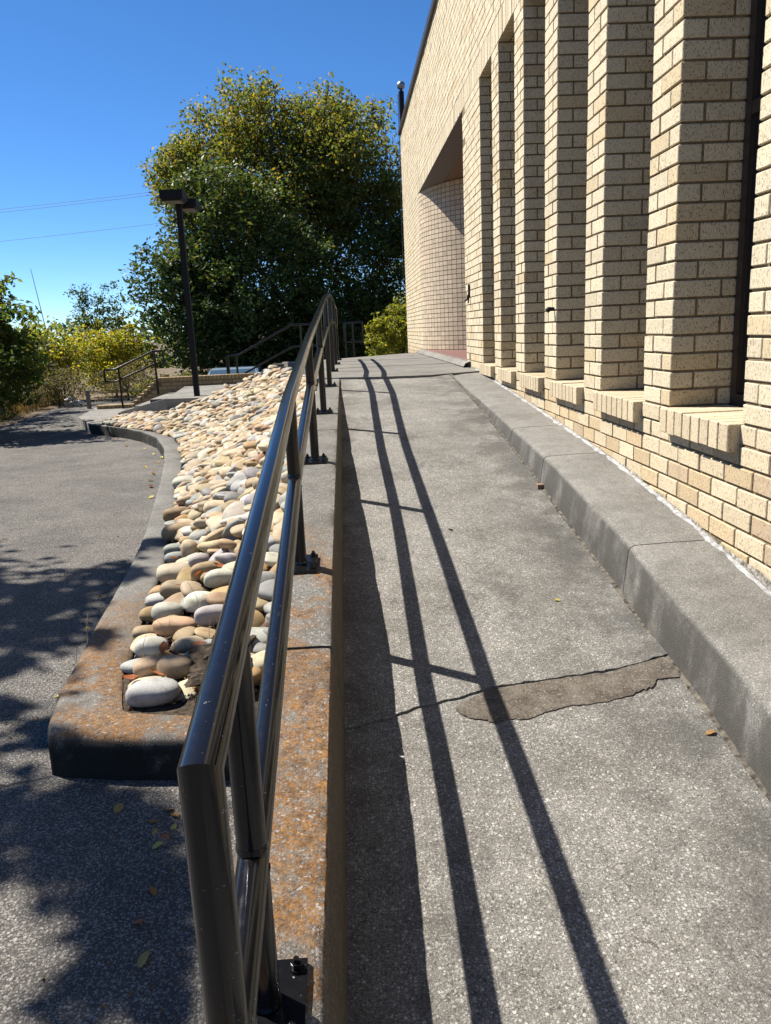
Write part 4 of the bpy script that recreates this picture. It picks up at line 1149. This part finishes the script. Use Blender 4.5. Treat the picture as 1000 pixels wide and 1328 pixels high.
MB().tube(bp, .018, 6, True, .004).build('stem', M['bark'], br)
P = np.vstack([np.array(bp[0]) + (np.array(bp[-1]) - bp[0]) * u + rng.normal(0, .05, (1, 3)) for u in rng.uniform(0, 1, 150)])
V, F, c = leaves(P, .12, .5, mixcols(P, [(.06, .10, .02), (.10, .13, .025)], (1, 1)), .4)
o = np_mesh('foliage', V, F, M['leaf'], br, c); o['kind'] = 'stuff'
bush_specs = [(-9.3, 23, -1.6, 1.3, 1.9, 0, 'tall pale yellow green bush behind the fence at left'), (-7.9, 22.5, -1.6, 1.25, 1.75, 1, 'golden yellow bush in the middle of the left hedge'),
              (-6.9, 24, -1.6, 1.0, 1.7, 1, 'bright yellow bush right next to the magnolia'), (-10.6, 22, -1.6, 1.3, 2.2, 0, 'mixed green bush beside the dark leaning tree'),
              (-8.1, 27.0, -2.0, 1.1, 3.4, 2, 'dark green shrub rising behind the yellow bushes'), (-5.9, 21.5, -1.6, .9, .9, 3, 'low grey brown brush behind the lower stair rail'),
              (-7.4, 20.6, -1.6, .8, .85, 3, 'bare greyish brush by the fence end'), (-8.6, 18.6, -1.6, .9, 1.0, 3, 'tangled brown brush along the fence'), (-4.5, 20.5, -1.8, .9, .75, 4, 'olive brush behind the lamp post above the brick wall'),
              (-3.3, 20.7, -1.9, .7, .7, 4, 'small olive shrub between the lamp post and the parked cars')]
PALS = [([(.16, .20, .04), (.23, .23, .04), (.11, .16, .035), (.27, .22, .04)], (3, 3, 3, 1)), ([(.29, .26, .035), (.36, .32, .035), (.20, .23, .04), (.25, .16, .04), (.14, .18, .04)], (3, 3, 3, 1, 3)),
        ([(.03, .055, .02), (.045, .075, .02)], (1, 1)), ([(.12, .10, .06), (.09, .08, .05), (.16, .12, .06), (.07, .08, .03)], (2, 2, 1, 2)), ([(.07, .085, .03), (.11, .11, .04), (.09, .07, .035)], (2, 2, 1))]
for (x, y, zb, r, h, p, lab) in bush_specs:
    k = random.uniform(.9, 1.1)
    tree('bush', lab, 'bush', (x, y, zb), [(x, y, zb + h * .55, r, r * .8, h * .5), (x + r * .4, y, zb + h * .8, r * .55, r * .5, h * .38), (x - r * .5, y, zb + h * .7, r * .5, r * .5, h * .4)],
         230 if p != 3 else 150, 30, .15, .085 if p != 3 else .07, .55 if p != 3 else .3, PALS[p][0], PALS[p][1], 'leaf', None, ((x, y, zb + h * .8), .035), .4, nl=22, group='bushes along the fence')
# far tree line closing the horizon
Bl = [(x, 75 + random.uniform(-6, 6), -2 + random.uniform(-.5, .8), 4.5, 3, random.uniform(3.0, 4.6)) for x in np.arange(-75, 40, 4.2)]
C_, P = blob_points(Bl, 1300, 26, .8, .5); V, F, c = leaves(P, .55, .6, mixcols(P, MG + YG[:2], (3, 3, 2, 2, 1, 1)), .3)
tag(np_mesh('far_tree_line', V, F, M['leaf'], None, c), 'distant green tree line beyond the lot', 'trees', kind='stuff')
# tree outside the frame whose crown shades the near lot
def lifted(gx, gy, h): return (gx - .66 * h, gy + .41 * h, LOT + h)
sh = tag(empty('overhanging_tree', (-8.6, 8.2, -1.6)), 'tree standing left of the lot whose branches shade the asphalt', 'tree')
spots = [(-2.0, 4.75, 6.6, .42), (-1.62, 5.25, 6.8, .22), (-2.45, 4.35, 6.4, .45), (-1.7, 4.15, 6.7, .25), (-2.9, 5.0, 6.5, .5), (-1.85, 3.75, 6.9, .12), (-1.35, 4.6, 6.6, .12), (-3.4, 4.4, 6.2, .6), (-3.3, 5.4, 6.8, .5),
         (-1.1, 2.40, 6.2, .2), (-.85, 2.28, 6.3, .20), (-.72, 2.08, 6.0, .16), (-1.4, 2.40, 6.0, .16), (-.63, 1.72, 6.1, .12), (-.68, 1.95, 6.1, .09), (-1.3, 3.0, 6.0, .10), (-1.6, 3.25, 6.2, .08),
         (-4.2, 3.6, 6.2, .9), (-4.6, 5.6, 6.4, .9), (-5.4, 4.4, 6.0, 1.1), (-3.4, 2.2, 5.6, .7), (-1.28, 5.3, 6.9, .10), (-1.2, 3.55, 6.5, .07), (-.62, 3.05, 6.3, .06)]
PP = []; CC = []
for (gx, gy, h, r) in spots:
    q = np.array(lifted(gx, gy, h)); CC.append(q)
    PP.append(q + rng.normal(size=(int(1900 * r * r + 70), 3)) * (r * .62, r * .62, r * .45))
P = np.vstack(PP); V, F, c = leaves(P, .15, .62, mixcols(P, MG, (1, 1, 1, 1)), .2)
o = np_mesh('crown', V, F, M['leaf'], sh, c); o['kind'] = 'stuff'
limb_tree(sh, (-8.6, 8.2, -1.6), (-7.4, 7.2, 4.6), .16, CC, 20)
# roadside tree row that shades the far lot
tree('roadside_tree', 'tree just outside the left edge shading the far side of the lot', 'tree', (-10.3, 17.6, -1.6),
     [(-9.0, 17.5, 2.2, 1.2, 1.3, .9), (-9.3, 15.7, 1.9, 1.1, 1.2, .8), (-9.5, 19.6, 2.4, 1.1, 1.3, .9), (-10.6, 17.4, 2.6, 1.4, 1.6, 1.2)], 260, 34, .22, .12, .55, MG, (1, 1, 1, 1), 'leaf', None, ((-10.2, 17.6, 2.8), .13), .3, nl=16)

# dry grass and weeds along the fence
P = np.c_[rng.uniform(-1.3, .1, 5200), rng.uniform(9, 24, 5200), np.zeros(5200)]
P[:, 0] += -7.05 - .10 * (P[:, 1] - 12); P[:, 2] = -1.58 + .16
n = len(P); hgt = rng.uniform(.06, .40, n)
dirn = np.c_[rng.normal(0, .35, n), rng.normal(0, .35, n), np.ones(n)]; a = rng.uniform(0, 6.28, n); side = np.c_[np.cos(a), np.sin(a), np.zeros(n)] * .008
P[:, 2] = -1.6; V = np.empty((n, 4, 3)); V[:, 0] = P - side; V[:, 1] = P + side; V[:, 2] = P + dirn * hgt[:, None] + side * .3; V[:, 3] = P + dirn * hgt[:, None] - side * .3
c = np.array([(.16, .11, .06), (.12, .08, .045), (.20, .15, .085), (.07, .075, .03), (.10, .06, .035)])[rng.integers(0, 5, n)] * rng.uniform(.7, 1.2, n)[:, None]
tag(np_mesh('dry_grass', V.reshape(-1, 3), np.arange(n * 4).reshape(n, 4), M['dry'], None, c), 'dry brown grass and weeds along the foot of the fence', 'grass', kind='stuff')

# ------------------------------------------------------------------ chain link fence
fn = tag(empty('chain_link_fence', (-6.6, 15, -1.6)), 'rusty chain link fence with thin posts along the left side of the lot', 'fence')
def fx(y): return -7.1 - .10 * (y - 12)
for i, y in enumerate(np.arange(9.5, 25, 2.1)):
    lean = random.gauss(0, .05) if i != 3 else -.25
    autosmooth(MB().tube([(fx(y), y, -1.62), (fx(y) + lean, y, .12)], .027, 8).build('post', M['steel' if i % 2 else 'dark_wire'], fn))
MB().tube([(fx(9.5), 9.5, .05), (fx(24.2), 24.2, .05)], .018, 6).build('top_rail', M['steel'], fn)
WV = []; WF = []; k = 0
for s in np.arange(9.5, 24.2, .11):
    for dsg in (1, -1):
        y0, z0 = s, -1.6 if dsg > 0 else .05; y1, z1 = s + 1.65, .05 if dsg > 0 else -1.6
        if y1 > 24.4: continue
        for w in (((0, .0018, 0), (0, -.0018, 0)),):
            WV += [(fx(y0), y0 + .003, z0), (fx(y0), y0 - .003, z0), (fx(y1), y1 - .003, z1), (fx(y1), y1 + .003, z1)]; WF.append((k, k + 1, k + 2, k + 3)); k += 4
o = mobj('wire_mesh', WV, WF, M['dark_wire'], fn); o['kind'] = 'stuff'
# white bags and marker stub
bm = bmesh.new(); bmesh.ops.create_icosphere(bm, subdivisions=3, radius=.16)
for v in bm.verts: v.co *= 1 + .5 * mnoise.noise(v.co * 12); v.co.z *= .8
me = bpy.data.meshes.new('litter_bag'); bm.to_mesh(me); bm.free(); me.materials.append(M['white_plastic'])
o = link(bpy.data.objects.new('litter_bag', me)); o.location = (-7.2, 20.9, -1.46); o.scale = (.9, .9, 1)
tag(o, 'crumpled white plastic bag against the fence', 'bag', 'litter by the fence')
o2 = o.copy(); link(o2); o2.location = (-6.95, 20.6, -1.5); o2.scale = (1.1, .6, .6); tag(o2, 'flatter white plastic bag nearer the lot', 'bag', 'litter by the fence')
o = MB().box(-6.28, -6.2, 19.3, 19.38, -1.6, -1.12).add([(-6.28, 19.3, -1.12), (-6.2, 19.3, -1.12), (-6.2, 19.38, -1.12), (-6.28, 19.38, -1.12), (-6.24, 19.34, -1.08)], [(0, 1, 4), (1, 2, 4), (2, 3, 4), (3, 0, 4)]).build('marker_stub', M['slab'])
tag(o, 'short pale marker stub standing at the edge of the lot', 'marker')

# ------------------------------------------------------------------ parked cars beyond the brick wall
def car_paint(name, c):
    t = NT(name); t.b.inputs['Coat Weight'].default_value = .8; t.b.inputs['Coat Roughness'].default_value = .05
    return t.out(c, .35, None, .5, .3)
M['car_white'] = car_paint('pale_blue_car_paint', (.22, .30, .40)); M['car_dark'] = car_paint('dark_car_paint', (.05, .06, .08))
M['car_glass'] = NT('car_glass').out((.05, .09, .13), .05, None, .8)
M['tyre'] = simple('tyre_rubber', (.015, .015, .015), .9, .2); M['wheel'] = simple('alloy_wheel', (.35, .35, .36), .35, .5, .7)
M['red_lens'] = simple('red_lens', (.3, .01, .01), .2, .5); M['clear_lens'] = simple('clear_lens', (.6, .6, .6), .1, .6)
def car(x, y, z, paint, label, yaw):
    r = tag(empty('parked_car', (x, y, z)), label, 'car', 'cars parked beyond the stair wall'); r.rotation_euler = (0, 0, yaw)
    body = [(-2.2, .30), (-2.25, .62), (-2.15, .92), (-1.1, 1.0), (-.55, 1.05), (1.75, 1.08), (2.2, 1.0), (2.28, .65), (2.2, .30)]
    cab = [(-1.05, 1.0), (-.25, 1.55), (.1, 1.62), (1.5, 1.60), (1.85, 1.48), (2.15, 1.02)]
    def prism(P, w0, w1, tag_, mat, par, zt=None):
        bm = bmesh.new()
        zmax = max(p[1] for p in P); zmin = min(p[1] for p in P)
        W_ = lambda q: w0 + (w1 - w0) * (q[1] - zmin) / (zmax - zmin)
        A = [bm.verts.new((p[0], -W_(p), p[1])) for p in P]; B_ = [bm.verts.new((p[0], W_(p), p[1])) for p in P]
        bm.faces.new(A); bm.faces.new(B_[::-1])
        for i in range(len(P)): bm.faces.new((A[i], B_[i], B_[(i + 1) % len(P)], A[(i + 1) % len(P)]))
        bmesh.ops.recalc_face_normals(bm, faces=bm.faces)
        bmesh.ops.bevel(bm, geom=bm.edges[:], offset=.03, segments=2, affect='EDGES', clamp_overlap=True)
        me = bpy.data.meshes.new(tag_); bm.to_mesh(me); bm.free(); me.materials.append(M[mat]); return link(bpy.data.objects.new(tag_, me), par)
    bo = prism(body, .88, .80, 'body', paint, r); ca = prism(cab, .78, .60, 'cabin', paint, r)
    def loc_mesh(nm, v, f, mat, par): return link(bpy.data.objects.new(nm, mesh_data(nm, v, f, M[mat])), par)
    loc_mesh('windscreen', [(-1.0, -.66, 1.08), (-1.0, .66, 1.08), (-.27, .56, 1.57), (-.27, -.56, 1.57)], [(0, 1, 2, 3)], 'car_glass', r).location = (-.035, 0, .02)
    loc_mesh('rear_window', [(2.12, -.64, 1.1), (2.12, .64, 1.1), (1.87, .57, 1.46), (1.87, -.57, 1.46)], [(3, 2, 1, 0)], 'car_glass', r).location = (.045, 0, .01)
    for s in (-1, 1):
        for a, b_ in ((-.68, .35), (.42, 1.2), (1.27, 1.8)):
            w0, w1 = s * .765, s * .66
            loc_mesh('side_window', [(a, w0, 1.1), (b_, w0, 1.1), (min(b_, 1.62), w1, 1.5), (max(a, -.2), w1, 1.5)], [(0, 1, 2, 3)], 'car_glass', r).location = (0, s * .012, 0)
        for wx in (-1.35, 1.4):
            q = MB().tube([(wx, s * .66, .33), (wx, s * .86, .33)], .33, 20); t_ = loc_mesh('wheel', q.v, q.f, 'tyre', r)
            q = MB().tube([(wx, s * .85, .33), (wx, s * .875, .33)], .2, 14); loc_mesh('rim', q.v, q.f, 'wheel', t_)
        loc_mesh('headlight', *(lambda q: (q.v, q.f))(MB().box(-2.27, -2.15, s * .65 - .12, s * .65 + .12, .68, .82)), 'clear_lens', r)
        loc_mesh('tail_light', *(lambda q: (q.v, q.f))(MB().box(2.2, 2.285, s * .68 - .08, s * .68 + .08, .75, .98)), 'red_lens', r)
        q = MB().box(-.75, -.6, s * .82 - .06, s * .82 + .12 * (s > 0) + .06, 1.08, 1.2); loc_mesh('mirror', q.v, q.f, paint, r)
    return r
car(-2.95, 20.9, -2.42, 'car_white', 'pale blue car with sunlit roof parked behind the low brick wall', 1.62)
car(-.85, 20.7, -2.40, 'car_dark', 'dark car whose bluish windscreen shows behind the sloping handrail', 1.5)

# ------------------------------------------------------------------ wires and mast in the sky
for i, (z0, z1) in enumerate(((6.15, 6.6), (6.0, 6.45), (4.6, 5.0))):
    a, b_ = Vector((-36, 45, z0 + .1)), Vector((-4, 45, z1 + 1.5)); P = []
    for u in np.linspace(0, 1, 16): p = a.lerp(b_, u); p.z -= .6 * 4 * u * (1 - u) * .5; P.append(tuple(p))
    tag(MB().tube(P, .010, 5).build('utility_wire', M['far_wire']), ['uppermost thin wire crossing the sky at left', 'second thin wire just under the uppermost one', 'lowest thin wire crossing the sky beside the tree'][i], 'wire', 'utility wires in the sky')
tag(MB().tube([(-53.5, 150, -5), (-55.6, 150, 13.2)], .12, 6, True, .05).build('radio_mast', M['steel']), 'faint thin mast standing far off above the yellow bushes', 'mast')

# ------------------------------------------------------------------ fallen leaves, stalks, brick chip
n = 700; gy = 2.86 + 7 * rng.uniform(0, 1, n) ** 1.5
P = np.array([(bed_left(y) + .03 + (bed_right(y) - bed_left(y) - .08) * u, y, 0) for y, u in zip(gy, rng.uniform(0, 1, n))])
P[:, 2] = [bed_z(p[0], p[1]) + .012 for p in P]
V, F, c = leaves(P, .030, .4, mixcols(P, [(.22, .09, .035), (.26, .17, .07), (.12, .07, .035), (.33, .26, .13)], (2, 2, 2, 1)), 0)
tag(np_mesh('leaf_litter', V, F, M['fallen'], None, c), 'crumbs of dry leaves caught between the river stones', 'leaf litter', kind='stuff')
n = 420; P = np.c_[rng.uniform(-1.9, -.35, n), rng.uniform(1.3, 6.5, n), np.full(n, LOT + .006)]
e_ = np.array([interp(y, [k[1] for k in KO[5:]], [k[0] for k in KO[5:]]) if y > 2.8 else -.3 for y in P[:, 1]])
P[:, 0] = np.where(P[:, 1] > 2.8, np.minimum(P[:, 0], e_ - .01 - rng.exponential(.10, n)), -.3 - rng.exponential(.25, n))
P = P[(P[:, 1] > 2.8) | (P[:, 1] < 2.45)]; n = len(P)
V, F, c = leaves(P, .018, .4, mixcols(P, [(.24, .15, .06), (.14, .09, .045), (.34, .26, .12)], (2, 2, 1)), 0)
tag(np_mesh('leaf_litter', V, F, M['fallen'], None, c), 'bits of dry leaf and twig swept against the planter kerb', 'leaf litter', kind='stuff')
def leaf_mesh(k):
    r = random.Random(k); n = 7; V = []; 
    for i in range(n):
        u = i / (n - 1); w = .28 * math.sin(math.pi * min(1, u * 1.02)) ** .8 * r.uniform(.9, 1.1); z = .10 * math.sin(u * 3 + k) + .05 * u
        V += [(u - .5, -w, z + .09 * r.uniform(.3, 1)), (u - .5, 0, z), (u - .5, w, z + .09 * r.uniform(.3, 1))]
    F = [(3 * i + j, 3 * i + 3 + j, 3 * i + 4 + j, 3 * i + 1 + j) for i in range(n - 1) for j in (0, 1)]
    me = mesh_data('fallen_leaf', V, F, M['fallen']); a = me.attributes.new('tint', 'FLOAT_COLOR', 'FACE')
    c = [(.36, .25, .09), (.25, .14, .05), (.42, .36, .10), (.30, .10, .04)][k % 4]
    a.data.foreach_set('color', list((*c, 1)) * len(F)); return me
lm = [leaf_mesh(k) for k in range(8)]; cn = ['tan', 'brown', 'yellow', 'reddish']
lot_leaves = [(-.855, 2.424), (-.655, 2.366), (-.645, 2.303), (-.66, 2.25), (-.70, 2.28), (-.72, 2.34), (-.675, 2.208), (-.651, 1.876), (-.6, 1.739), (-.64, 1.999), (-1.385, 3.346), (-1.35, 3.6), (-2.526, 10.231), (-2.36, 9.314), (-2.746, 10.956),
              (-3.8, 12.9), (-3.4, 12.0), (-1.622, 4.761), (-1.52, 4.2), (-2.888, 6.429), (-2.42, 9.6), (-2.3, 8.9), (-2.55, 10.6), (-2.2, 8.5), (-3.0, 11.5), (-4.3, 13.4), (-2.05, 7.9), (-4.6, 13.6), (-2.6, 9.9), (-.68, 2.40)]
for i, (x, y) in enumerate(lot_leaves):
    o = link(bpy.data.objects.new('fallen_leaf', lm[i % 8])); s = random.uniform(.045, .075) * (1.25 if y > 7 else .72); o.scale = (s, s, s)
    o.location = (x, y, LOT + .006); o.rotation_euler = (random.gauss(0, .2), random.gauss(0, .2), random.uniform(0, 6.28))
    pl = ['alone in front of the planter corner', 'against the near end of the railing', 'tucked under the near end of the railing', 'in the small leaf heap by the railing end', 'at the left of the small leaf heap', 'behind the small leaf heap',
          'just nearer than the leaf heap', 'halfway down beside the railing wall', 'nearest the bottom edge beside the railing wall', 'between the leaf heap and the bottom edge', 'at the planter corner in the half shade', 'by the orange part of the planter kerb',
          'where the kerb bends, in mid curve', 'at the start of the kerb bend', 'past the middle of the kerb bend', 'near the far tip of the kerb', 'on the far stretch of the kerb bend', 'at the straight kerb edge in the tree shade', 'by the straw stalks at the kerb', 'alone out in the middle of the lot',
          'in the small heap inside the kerb bend', 'on the near side of the kerb bend', 'just beyond the heap inside the kerb bend', 'before the kerb starts to bend', 'on the shaded far side of the bend', 'beside the low walk', 'on the straight before the bend', 'at the corner of the low walk', 'under the lip of the kerb bend', 'at the back of the small leaf heap']
    tag(o, f'curled {cn[i % 4]} leaf ' + pl[i], 'leaf', 'fallen leaves on the lot')
for i, (x, y, k, lab) in enumerate([(.769, 2.91, 2, 'yellow leaf lying alone on the sunny ramp'), (.45, 3.7, 1, 'small brown leaf on the ramp beside the rail shadow'), (.995, 2.05, 1, 'dark leaf bit near the kerb foot below the patch')]):
    o = link(bpy.data.objects.new('fallen_leaf', lm[k])); o.scale = (.036,) * 3; o.location = (x, y, ramp_z(y) + .002); o.rotation_euler = (.1, .1, i * 1.7); tag(o, lab, 'leaf', 'fallen leaves on the ramp')
for i, (x, y) in enumerate([(-.86, 3.24), (-.92, 3.98), (-.83, 3.99), (-.84, 3.02), (-.70, 3.2), (-.72, 3.98), (-1.1, 4.6), (-.95, 3.02)]):
    o = link(bpy.data.objects.new('fallen_leaf', lm[3 if i % 2 else 7])); o.scale = (.07,) * 3; o.location = (x, y, bed_z(x, y) + .055); o.rotation_euler = (random.gauss(0, .4), random.gauss(0, .4), random.uniform(0, 6)); tag(o, 'reddish dry leaf ' + ['beside the round peach stone', 'behind the broad sand coloured stone', 'on top of the broad sand coloured stone', 'between the big grey stone and the pointed tan one', 'next to the soil clod', 'under the smooth white stone', 'by the upright egg shaped stone', 'against the kerb behind the big grey stone'][i], 'leaf', 'red leaves among the stones')
o = MB().box(1.0, 1.035, 4.20, 4.25, ramp_z(4.22) - .002, ramp_z(4.22) + .022).build('brick_chip', M['ceiling']); tag(o, 'small orange brick chip at the foot of the kerb', 'brick chip')
def stalks(name, label, pts):
    mb = MB()
    for (x, y, z, h) in pts:
        dx, dy = random.gauss(0, .3) * h, random.gauss(0, .25) * h
        mb.tube([(x, y, z), (x + dx * .3, y + dy * .3, z + h * .6), (x + dx, y + dy, z + h)], .0016, 4, True, .0006)
    tag(mb.build(name, M['straw']), label, 'dry stalks', kind='stuff')
stalks('dry_stalks', 'thin dry straw stalks at the edge of the asphalt by the kerb', [(-1.37 - random.uniform(0, .06), 3.9 + random.uniform(-.25, .35), LOT, random.uniform(.08, .2)) for _ in range(9)])
stalks('dry_stalks', 'thin dry stalks sprouting among the nearest stones', [(-.95 + random.uniform(0, .35), 3.25 + random.uniform(-.1, .5), -1.33, random.uniform(.08, .22)) for _ in range(10)])
